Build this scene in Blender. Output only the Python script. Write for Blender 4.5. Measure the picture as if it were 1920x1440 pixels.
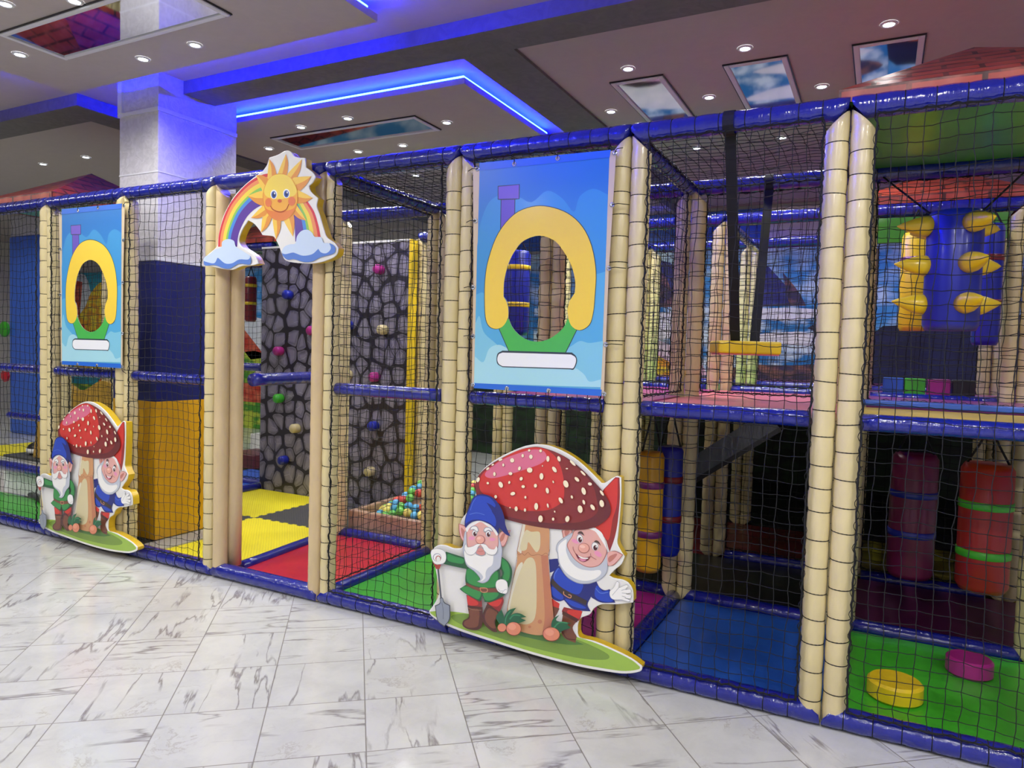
import bpy, bmesh, math, random
from mathutils import Vector, Matrix
from mathutils.geometry import tessellate_polygon
for o in list(bpy.data.objects): bpy.data.objects.remove(o)
random.seed(7)
PI=math.pi
sc=bpy.context.scene; COL=sc.collection
sc.view_settings.view_transform='Standard'; sc.view_settings.look='None'
sc.view_settings.exposure=0.96; sc.view_settings.gamma=1.0; sc.view_settings.use_curve_mapping=False
# ---------------- camera
CAM=Vector((3.042,-3.366,1.600)); YAW,PITCH,ROLL,FPX=-0.47756,0.04607,0.02898,1333.3
fw=Vector((math.sin(YAW)*math.cos(PITCH),math.cos(YAW)*math.cos(PITCH),-math.sin(PITCH)))
rt=Vector((math.cos(YAW),-math.sin(YAW),0)); up=rt.cross(fw)
r2=rt*math.cos(ROLL)+up*math.sin(ROLL); u2=-rt*math.sin(ROLL)+up*math.cos(ROLL)
cd=bpy.data.cameras.new('camera'); cam=bpy.data.objects.new('camera',cd); COL.objects.link(cam)
M=Matrix((( r2.x,u2.x,-fw.x,CAM.x),(r2.y,u2.y,-fw.y,CAM.y),(r2.z,u2.z,-fw.z,CAM.z),(0,0,0,1)))
cam.matrix_world=M; cd.sensor_width=36; cd.sensor_fit='HORIZONTAL'; cd.lens=FPX/1920*36; cd.clip_start=.05
sc.camera=cam
# ---------------- light settings
w=bpy.data.worlds.new('world'); sc.world=w; w.use_nodes=True
w.node_tree.nodes['Background'].inputs[0].default_value=(.8,.85,1,1); w.node_tree.nodes['Background'].inputs[1].default_value=.3
LAMP_W=19.0; LED_S=480.0
sc.cycles.max_bounces=6; sc.cycles.diffuse_bounces=3; sc.cycles.glossy_bounces=3; sc.cycles.transmission_bounces=4; sc.cycles.transparent_max_bounces=8
sc.cycles.sample_clamp_indirect=4.0; sc.cycles.caustics_reflective=False; sc.cycles.caustics_refractive=False
# ---------------- materials
def lin(h):
    h=h.lstrip('#'); o=[]
    for i in (0,2,4):
        c=int(h[i:i+2],16)/255; o.append(c/12.92 if c<=.04045 else ((c+.055)/1.055)**2.4)
    return (*o,1)
MATS={}
def nt(name):
    m=bpy.data.materials.new(name); m.use_nodes=True; t=m.node_tree; b=t.nodes['Principled BSDF']; MATS[name]=m; return m,t,b
def N(t,k,**kw):
    n=t.nodes.new(k)
    for a,v in kw.items(): setattr(n,a,v)
    return n
def L(t,a,b): t.links.new(a,b)
def math_(t,op,a,b=None,clamp=False):
    n=N(t,'ShaderNodeMath',operation=op,use_clamp=clamp)
    for i,v in enumerate((a,b)):
        if v is None: continue
        if isinstance(v,(int,float)): n.inputs[i].default_value=v
        else: L(t,v,n.inputs[i])
    return n.outputs[0]
def ramp(t,fac,stops,interp='LINEAR'):
    n=N(t,'ShaderNodeValToRGB'); n.color_ramp.interpolation=interp; e=n.color_ramp.elements
    while len(e)<len(stops): e.new(.5)
    for i,(p,c) in enumerate(stops): e[i].position=p; e[i].color=c
    if fac is not None: L(t,fac,n.inputs[0])
    return n.outputs[0]
def mixc(t,f,a,b):
    n=N(t,'ShaderNodeMix',data_type='RGBA')
    for i,v in ((0,f),(6,a),(7,b)):
        if isinstance(v,(int,float,tuple)): n.inputs[i].default_value=v
        else: L(t,v,n.inputs[i])
    return n.outputs[2]
def vinyl(name,hexc,rough=.32,bump=.35,scale=9,var=.06,coat=.25):
    m,t,b=nt(name); tc=N(t,'ShaderNodeTexCoord'); no=N(t,'ShaderNodeTexNoise'); no.inputs['Scale'].default_value=scale; no.inputs['Detail'].default_value=4
    mp=N(t,'ShaderNodeMapping'); mp.inputs['Scale'].default_value=(1,1,.45); L(t,tc.outputs['Object'],mp.inputs[0]); L(t,mp.outputs[0],no.inputs['Vector'])
    c=lin(hexc); d=tuple(x*(1-var) for x in c[:3])+(1,); e=tuple(min(1,x*(1+var)) for x in c[:3])+(1,)
    L(t,ramp(t,no.outputs[0],[(.3,d),(.7,e)]),b.inputs['Base Color'])
    b.inputs['Roughness'].default_value=rough; b.inputs['Coat Weight'].default_value=coat; b.inputs['Coat Roughness'].default_value=.12
    bp=N(t,'ShaderNodeBump'); bp.inputs['Strength'].default_value=bump; bp.inputs['Distance'].default_value=.012; L(t,no.outputs[0],bp.inputs['Height']); L(t,bp.outputs[0],b.inputs['Normal']); L(t,bp.outputs[0],b.inputs['Coat Normal'])
    return m
def flat(name,hexc,rough=.5,metal=0.0,spec=.5):
    m,t,b=nt(name); b.inputs['Base Color'].default_value=lin(hexc); b.inputs['Roughness'].default_value=rough; b.inputs['Metallic'].default_value=metal; b.inputs['Specular IOR Level'].default_value=spec
    no=N(t,'ShaderNodeTexNoise'); no.inputs['Scale'].default_value=60; tc=N(t,'ShaderNodeTexCoord'); L(t,tc.outputs['Object'],no.inputs['Vector'])
    bp=N(t,'ShaderNodeBump'); bp.inputs['Strength'].default_value=.04; bp.inputs['Distance'].default_value=.003; L(t,no.outputs[0],bp.inputs['Height']); L(t,bp.outputs[0],b.inputs['Normal'])
    return m
def emis(name,col,s):
    m,t,b=nt(name); b.inputs['Base Color'].default_value=(0,0,0,1); b.inputs['Emission Color'].default_value=col; b.inputs['Emission Strength'].default_value=s; return m
CREAM=vinyl('cream_vinyl','#d3c492',.36,.5,14); CREAM2=vinyl('beige_vinyl','#cbb489',.4,.5,12)
BLUE=vinyl('blue_vinyl','#131f88',.2,.7,20,.08,.7); NAVY=vinyl('navy_vinyl','#141e66',.35,.3,5); OCHRE=vinyl('ochre_vinyl','#d9a411',.4,.4,5)
YEL=vinyl('yellow_vinyl','#e6c520',.35,.4,8); RED=vinyl('red_vinyl','#c8202c',.35,.3,6); GRN=vinyl('green_vinyl','#3fae28',.4,.3,6); MAG=vinyl('magenta_vinyl','#a8257e',.35,.3,6)
MBLUE=vinyl('mat_blue_vinyl','#1f55b4',.42,.3,5); BLACKV=vinyl('black_vinyl','#15151a',.4,.3,6); PINKD=vinyl('pink_deck_vinyl','#c86070',.4,.2,5); LBLUE=vinyl('light_blue_vinyl','#3c6cd0',.35,.3,6)
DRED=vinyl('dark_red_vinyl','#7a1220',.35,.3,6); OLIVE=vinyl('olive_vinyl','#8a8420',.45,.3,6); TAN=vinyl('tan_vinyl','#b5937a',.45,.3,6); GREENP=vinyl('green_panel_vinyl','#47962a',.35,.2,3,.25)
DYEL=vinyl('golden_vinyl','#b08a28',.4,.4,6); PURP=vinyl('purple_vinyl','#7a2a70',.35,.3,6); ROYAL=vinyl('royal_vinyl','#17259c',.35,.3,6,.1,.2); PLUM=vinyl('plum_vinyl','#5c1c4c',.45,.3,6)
CORD=flat('black_cord','#1a1b1d',.75,0,.3); STRAP=flat('black_strap','#101114',.8); STEEL=flat('steel','#b8bcc2',.25,.9); WHITEP=flat('white_board','#e8e8e6',.4)
EDGE=vinyl('yellow_edge_vinyl','#d9b526',.35,.5,12)
GREYM=flat('grey_mat','#a8a594',.6); MAROON=vinyl('maroon_vinyl','#5a1626',.4,.2,6)
for hx,nm in (('#e0584c','ball_red'),('#7cd060','ball_green'),('#62b4e4','ball_blue'),('#f0e070','ball_yellow')): 
    m=flat(nm,hx,.25)
def tile_mat(name,hexc):
    m,t,b=nt(name); tc=N(t,'ShaderNodeTexCoord'); wv=N(t,'ShaderNodeTexWave',wave_type='BANDS',bands_direction='DIAGONAL'); wv.inputs['Scale'].default_value=22; wv.inputs['Distortion'].default_value=1; L(t,tc.outputs['Object'],wv.inputs['Vector'])
    c=lin(hexc); L(t,ramp(t,wv.outputs[1],[(0,tuple(x*.88 for x in c[:3])+(1,)),(1,c)]),b.inputs['Base Color']); b.inputs['Roughness'].default_value=.6
    bp=N(t,'ShaderNodeBump'); bp.inputs['Strength'].default_value=.4; bp.inputs['Distance'].default_value=.004; L(t,wv.outputs[1],bp.inputs['Height']); L(t,bp.outputs[0],b.inputs['Normal']); return m
TYEL=tile_mat('foam_tile_yellow','#efe01e'); TGREY=tile_mat('foam_tile_grey','#4a4a46')
# marble floor
def marble():
    m,t,b=nt('marble_tiles'); tc=N(t,'ShaderNodeTexCoord'); mp=N(t,'ShaderNodeMapping',vector_type='TEXTURE'); mp.inputs['Location'].default_value=(-.16,-.74,0); mp.inputs['Rotation'].default_value=(0,0,math.radians(39.8)); mp.inputs['Scale'].default_value=(.424,.424,1)
    L(t,tc.outputs['Object'],mp.inputs[0]); sp=N(t,'ShaderNodeSeparateXYZ'); L(t,mp.outputs[0],sp.inputs[0])
    es=[]; fl=[]
    for i in (0,1):
        f=math_(t,'FRACT',sp.outputs[i]); e=math_(t,'MINIMUM',f,math_(t,'SUBTRACT',1.0,f)); es.append(e); fl.append(math_(t,'FLOOR',sp.outputs[i]))
    edge=math_(t,'MINIMUM',es[0],es[1]); grout=math_(t,'LESS_THAN',edge,.006)
    cb=N(t,'ShaderNodeCombineXYZ'); L(t,fl[0],cb.inputs[0]); L(t,fl[1],cb.inputs[1]); wn=N(t,'ShaderNodeTexWhiteNoise',noise_dimensions='3D'); L(t,cb.outputs[0],wn.inputs['Vector'])
    off=N(t,'ShaderNodeVectorMath',operation='MULTIPLY_ADD'); L(t,wn.outputs['Color'],off.inputs[0]); off.inputs[1].default_value=(17,17,17); L(t,mp.outputs[0],off.inputs[2])
    vr=N(t,'ShaderNodeVectorRotate',rotation_type='Z_AXIS'); L(t,off.outputs[0],vr.inputs['Vector']); L(t,math_(t,'MULTIPLY',math_(t,'FLOOR',math_(t,'MULTIPLY',wn.outputs['Value'],4.0)),1.5708),vr.inputs['Angle'])
    # directional veins (per tile), plus blotchy veins
    ns=N(t,'ShaderNodeTexNoise'); ns.inputs['Scale'].default_value=1.0; ns.inputs['Detail'].default_value=7; ns.inputs['Roughness'].default_value=.5; ns.inputs['Distortion'].default_value=.25
    m2=N(t,'ShaderNodeMapping'); m2.inputs['Scale'].default_value=(.42,2.6,1); m2.inputs['Rotation'].default_value=(0,0,-.65); L(t,vr.outputs[0],m2.inputs[0]); L(t,m2.outputs[0],ns.inputs['Vector'])
    v=math_(t,'ABSOLUTE',math_(t,'SUBTRACT',ns.outputs[0],.5)); vein=math_(t,'SUBTRACT',1.0,math_(t,'MULTIPLY',v,46.0),True)
    msk=N(t,'ShaderNodeTexNoise'); msk.inputs['Scale'].default_value=1.3; msk.inputs['Detail'].default_value=2; L(t,off.outputs[0],msk.inputs['Vector'])
    mk=ramp(t,msk.outputs[0],[(.44,(0,0,0,1)),(.58,(1,1,1,1))])
    vf=math_(t,'MULTIPLY',vein,mk)
    n3=N(t,'ShaderNodeTexNoise'); n3.inputs['Scale'].default_value=2.4; n3.inputs['Detail'].default_value=10; n3.inputs['Roughness'].default_value=.68; n3.inputs['Distortion'].default_value=.4; L(t,off.outputs[0],n3.inputs['Vector'])
    v3=math_(t,'SUBTRACT',1.0,math_(t,'MULTIPLY',math_(t,'ABSOLUTE',math_(t,'SUBTRACT',n3.outputs[0],.5)),48.0),True)
    mk3=ramp(t,msk.outputs[0],[(.34,(1,1,1,1)),(.44,(0,0,0,1))]); vf3=math_(t,'MULTIPLY',v3,mk3)
    base=ramp(t,n3.outputs[0],[(.3,lin('#c3c4c1')),(.6,lin('#cfd0cc'))])
    c1=mixc(t,math_(t,'MULTIPLY',vf,.8),base,lin('#77706f')); c2=mixc(t,math_(t,'MULTIPLY',vf3,.45),c1,lin('#94897c')); c3=mixc(t,math_(t,'MULTIPLY',grout,.85),c2,lin('#77726a'))
    L(t,c3,b.inputs['Base Color']); b.inputs['Roughness'].default_value=.13; b.inputs['Specular IOR Level'].default_value=.45
    L(t,math_(t,'ADD',.12,math_(t,'MULTIPLY',grout,.4)),b.inputs['Roughness']); return m
MARBLE=marble()
def plaster(name,hexc,dark=.9,scale=14,bump=.3,rough=.6):
    m,t,b=nt(name); tc=N(t,'ShaderNodeTexCoord'); n=N(t,'ShaderNodeTexNoise'); n.inputs['Scale'].default_value=scale; n.inputs['Detail'].default_value=6; n.inputs['Distortion'].default_value=1.6; L(t,tc.outputs['Object'],n.inputs['Vector'])
    c=lin(hexc); L(t,ramp(t,n.outputs[0],[(.35,tuple(x*dark for x in c[:3])+(1,)),(.65,c)]),b.inputs['Base Color']); b.inputs['Roughness'].default_value=rough
    bp=N(t,'ShaderNodeBump'); bp.inputs['Strength'].default_value=bump; bp.inputs['Distance'].default_value=.01; L(t,n.outputs[0],bp.inputs['Height']); L(t,bp.outputs[0],b.inputs['Normal']); return m
PL_CEIL=plaster('ceiling_plaster','#b4aaa6',.96,8,.05,.7); PL_BEAM=plaster('beam_plaster','#6f6b6a',.8,10,.35,.6); PL_WALL=plaster('wall_plaster','#cfcbc6',.95,6,.08); PL_COL=plaster('column_plaster','#cfccd0',.84,16,.5,.5); PL_TRIM=plaster('trim_plaster','#dadade',.97,8,.05,.4)
MIRROR,_t,_b=nt('ceiling_mirror'); _b.inputs['Metallic'].default_value=1; _b.inputs['Roughness'].default_value=.04; _b.inputs['Base Color'].default_value=(.8,.82,.85,1)
LED=emis('led_blue',(.0009,.0042,1,1),LED_S); LENS=emis('lamp_lens',(.85,.93,1,1),14)
# stone print
def stones():
    m,t,b=nt('boulder_print'); tc=N(t,'ShaderNodeTexCoord'); sp=N(t,'ShaderNodeSeparateXYZ'); L(t,tc.outputs['Object'],sp.inputs[0]); cb=N(t,'ShaderNodeCombineXYZ'); L(t,sp.outputs[0],cb.inputs[0]); L(t,math_(t,'MULTIPLY',sp.outputs[2],.8),cb.inputs[1])
    nz=N(t,'ShaderNodeTexNoise'); nz.inputs['Scale'].default_value=5; L(t,cb.outputs[0],nz.inputs['Vector']); va=N(t,'ShaderNodeVectorMath',operation='MULTIPLY_ADD'); L(t,nz.outputs['Color'],va.inputs[0]); va.inputs[1].default_value=(.05,.05,0); L(t,cb.outputs[0],va.inputs[2])
    vd=N(t,'ShaderNodeTexVoronoi',feature='DISTANCE_TO_EDGE',voronoi_dimensions='2D'); vf=N(t,'ShaderNodeTexVoronoi',feature='F1',voronoi_dimensions='2D'); vs=N(t,'ShaderNodeTexVoronoi',feature='DISTANCE_TO_EDGE',voronoi_dimensions='2D')
    for n,s in ((vd,7.0),(vf,7.0),(vs,10.0)): n.inputs['Scale'].default_value=s; n.inputs['Randomness'].default_value=.85; L(t,va.outputs[0],n.inputs['Vector'])
    d=vd.outputs['Distance']; stone=ramp(t,math_(t,'SUBTRACT',d,math_(t,'MULTIPLY',math_(t,'MAXIMUM',math_(t,'SUBTRACT',vf.outputs['Distance'],.34),0.0),.42)),[(.018,(0,0,0,1)),(.034,(1,1,1,1))])
    body=ramp(t,d,[(.05,lin('#74707c')),(.13,lin('#605c68')),(.3,lin('#85818e'))])
    rim=math_(t,'MULTIPLY',math_(t,'GREATER_THAN',d,.11),math_(t,'LESS_THAN',d,.128)); fac=math_(t,'MULTIPLY',math_(t,'LESS_THAN',vs.outputs['Distance'],.018),math_(t,'GREATER_THAN',d,.12))
    half=math_(t,'GREATER_THAN',nz.outputs[0],.5)
    ln=math_(t,'MAXIMUM',math_(t,'MULTIPLY',rim,half),math_(t,'MULTIPLY',fac,math_(t,'SUBTRACT',1.0,half))); c=mixc(t,math_(t,'MULTIPLY',ln,.55),body,lin('#b3b0bc'))
    L(t,mixc(t,stone,lin('#262229'),c),b.inputs['Base Color']); b.inputs['Roughness'].default_value=.4; b.inputs['Coat Weight'].default_value=.2; return m
STONE=stones()
def rooftile():
    m,t,b=nt('roof_tile_print'); uv=N(t,'ShaderNodeUVMap'); br=N(t,'ShaderNodeTexBrick'); br.offset=.5; L(t,uv.outputs[0],br.inputs['Vector'])
    br.inputs['Color1'].default_value=lin('#b8432c'); br.inputs['Color2'].default_value=lin('#9c3a26'); br.inputs['Mortar'].default_value=lin('#4a1f18'); br.inputs['Scale'].default_value=1; br.inputs['Mortar Size'].default_value=.012; br.inputs['Mortar Smooth'].default_value=.3; br.inputs['Brick Width'].default_value=.26; br.inputs['Row Height'].default_value=.1
    n=N(t,'ShaderNodeTexNoise'); n.inputs['Scale'].default_value=9; n.inputs['Detail'].default_value=5; L(t,uv.outputs[0],n.inputs['Vector'])
    L(t,mixc(t,ramp(t,n.outputs[0],[(.45,(0,0,0,1)),(.7,(.6,.6,.6,1))]),br.outputs[0],lin('#c8684a')),b.inputs['Base Color']); b.inputs['Roughness'].default_value=.42; b.inputs['Coat Weight'].default_value=.08
    bp=N(t,'ShaderNodeBump'); bp.inputs['Strength'].default_value=.5; bp.inputs['Distance'].default_value=.01; L(t,n.outputs[0],bp.inputs['Height']); L(t,bp.outputs[0],b.inputs['Normal']); return m
ROOF=rooftile()
# ---------------- mesh helpers
class MB:
    def __init__(s): s.v=[]; s.f=[]; s.mi=[]; s.uv={}
    def add(s,vs,fs,mi=0):
        b=len(s.v); s.v+= [tuple(v) for v in vs]; s.f+=[tuple(b+i for i in f) for f in fs]; s.mi+=[mi]*len(fs); return b
    def box(s,a,b,mi=0):
        x0,y0,z0=a; x1,y1,z1=b
        s.add([(x0,y0,z0),(x1,y0,z0),(x1,y1,z0),(x0,y1,z0),(x0,y0,z1),(x1,y0,z1),(x1,y1,z1),(x0,y1,z1)],[(0,3,2,1),(4,5,6,7),(0,1,5,4),(1,2,6,5),(2,3,7,6),(3,0,4,7)],mi); return s
    def tube(s,pts,r,n=8,mi=0,caps=True,closed=False):
        pts=[Vector(p) for p in pts]; rs=r if isinstance(r,(list,tuple)) else [r]*len(pts); vs=[];K=len(pts)
        ref=None
        for i,p in enumerate(pts):
            if closed: d=pts[(i+1)%K]-pts[i-1]
            else: d=pts[min(i+1,K-1)]-pts[max(i-1,0)]
            d.normalize()
            if ref is None: ref=Vector((0,0,1)) if abs(d.z)<.9 else Vector((1,0,0))
            a=d.cross(ref); a.normalize(); b=a.cross(d); ref=b
            for k in range(n):
                an=2*PI*k/n; vs.append(p+(a*math.cos(an)+b*math.sin(an))*rs[i])
        fs=[]
        for i in range(K if closed else K-1):
            j=(i+1)%K
            for k in range(n): fs.append((i*n+k,i*n+(k+1)%n,j*n+(k+1)%n,j*n+k))
        if caps and not closed: fs.append(tuple(range(n))[::-1]); fs.append(tuple((K-1)*n+k for k in range(n)))
        s.add(vs,fs,mi); return s
    def poly(s,pts,mi=0,y=0.0,holes=()):
        loops=[[Vector((p[0],0,p[1])) for p in pts]]+[[Vector((p[0],0,p[1])) for p in h] for h in holes]
        l2=[[Vector((v.x,v.z,0)) for v in l] for l in loops]
        tris=tessellate_polygon(l2); flat_=[v for l in loops for v in l]; vs=[(v.x,y,v.z) for v in flat_]; fs=[]
        for a,b,c in tris:
            A,B,C_=flat_[a],flat_[b],flat_[c]
            cr=(B.x-A.x)*(C_.z-A.z)-(B.z-A.z)*(C_.x-A.x)
            if abs(cr)<1e-12: continue
            fs.append((a,b,c) if cr>0 else (a,c,b))
        s.add(vs,fs,mi); return s
    def prism(s,pts,y0,y1,mi=0,mside=None,holes=(),bev=0.0):
        mside=mi if mside is None else mside
        s.poly(pts,mi,y0,holes)
        b=len(s.f); s.poly(pts,mside,y1,holes)
        for i in range(b,len(s.f)): s.f[i]=s.f[i][::-1]
        for lp in [pts]+list(holes):
            n=len(lp); vs=[(p[0],y0,p[1]) for p in lp]+[(p[0],y1,p[1]) for p in lp]
            s.add(vs,[(i,(i+1)%n,n+(i+1)%n,n+i) for i in range(n)],mside)
        return s
    def lathe(s,prof,c=(0,0,0),n=20,mi=0,axis='z'):
        vs=[];K=len(prof)
        for (r,h) in prof:
            for k in range(n):
                a=2*PI*k/n; x,y=r*math.cos(a),r*math.sin(a)
                p={'z':(x,y,h),'y':(x,-h,y),'x':(h,x,y)}[axis]; vs.append((p[0]+c[0],p[1]+c[1],p[2]+c[2]))
        fs=[(i*n+k,i*n+(k+1)%n,(i+1)*n+(k+1)%n,(i+1)*n+k) for i in range(K-1) for k in range(n)]
        if prof[0][0]>1e-6: fs.append(tuple(range(n))[::-1])
        if prof[-1][0]>1e-6: fs.append(tuple((K-1)*n+k for k in range(n)))
        s.add(vs,fs,mi); return s
    def mesh(s,name,mats,smooth=False):
        me=bpy.data.meshes.new(name); me.from_pydata(s.v,[],s.f); 
        if not isinstance(mats,(list,tuple)): mats=[mats]
        for m in mats: me.materials.append(m)
        if len(mats)>1: me.polygons.foreach_set('material_index',s.mi)
        if smooth: me.polygons.foreach_set('use_smooth',[True]*len(me.polygons))
        me.update(); return me
def link(name,me,parent=None,loc=None,rot=None):
    o=bpy.data.objects.new(name,me); COL.objects.link(o)
    if parent: o.parent=parent
    if loc: o.location=loc
    if rot: o.rotation_euler=rot
    return o
def tag(o,label,cat,group=None,kind=None):
    o['label']=label; o['category']=cat
    if group: o['group']=group
    if kind: o['kind']=kind
    return o
def thing(name,label,cat,loc=(0,0,0),group=None):
    return tag(link(name,None,None,loc),label,cat,group)
def struct(name,mb,mat,label=None):
    o=link(name,mb.mesh(name,mat)); o['kind']='structure'
    if label: o['label']=label
    return o
def bevel(o,wd=.006,seg=2,ang=.6):
    m=o.modifiers.new('bevel','BEVEL'); m.width=wd; m.segments=seg; m.limit_method='ANGLE'; m.angle_limit=ang; return o
def smooth_poly(pts,sub=4,closed=True):
    K=len(pts); out=[]
    for i in range(K if closed else K-1):
        p1,p2=pts[i],pts[(i+1)%K]; p0=pts[i-1] if (closed or i>0) else p1; p3=pts[(i+2)%K] if (closed or i+2<K) else p2
        c1=len(p1)>2; c2=len(p2)>2
        if c1: p0=(2*p1[0]-p2[0],2*p1[1]-p2[1])
        if c2: p3=(2*p2[0]-p1[0],2*p2[1]-p1[1])
        if c1 and c2: out.append((p1[0],p1[1])); continue
        for k in range(sub):
            t=k/sub; q=[]
            for a in (0,1): q.append(.5*((2*p1[a])+(-p0[a]+p2[a])*t+(2*p0[a]-5*p1[a]+4*p2[a]-p3[a])*t*t+(-p0[a]+3*p1[a]-3*p2[a]+p3[a])*t**3))
            out.append(tuple(q))
    if not closed: out.append((pts[-1][0],pts[-1][1]))
    return out
U=.0005
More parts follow.
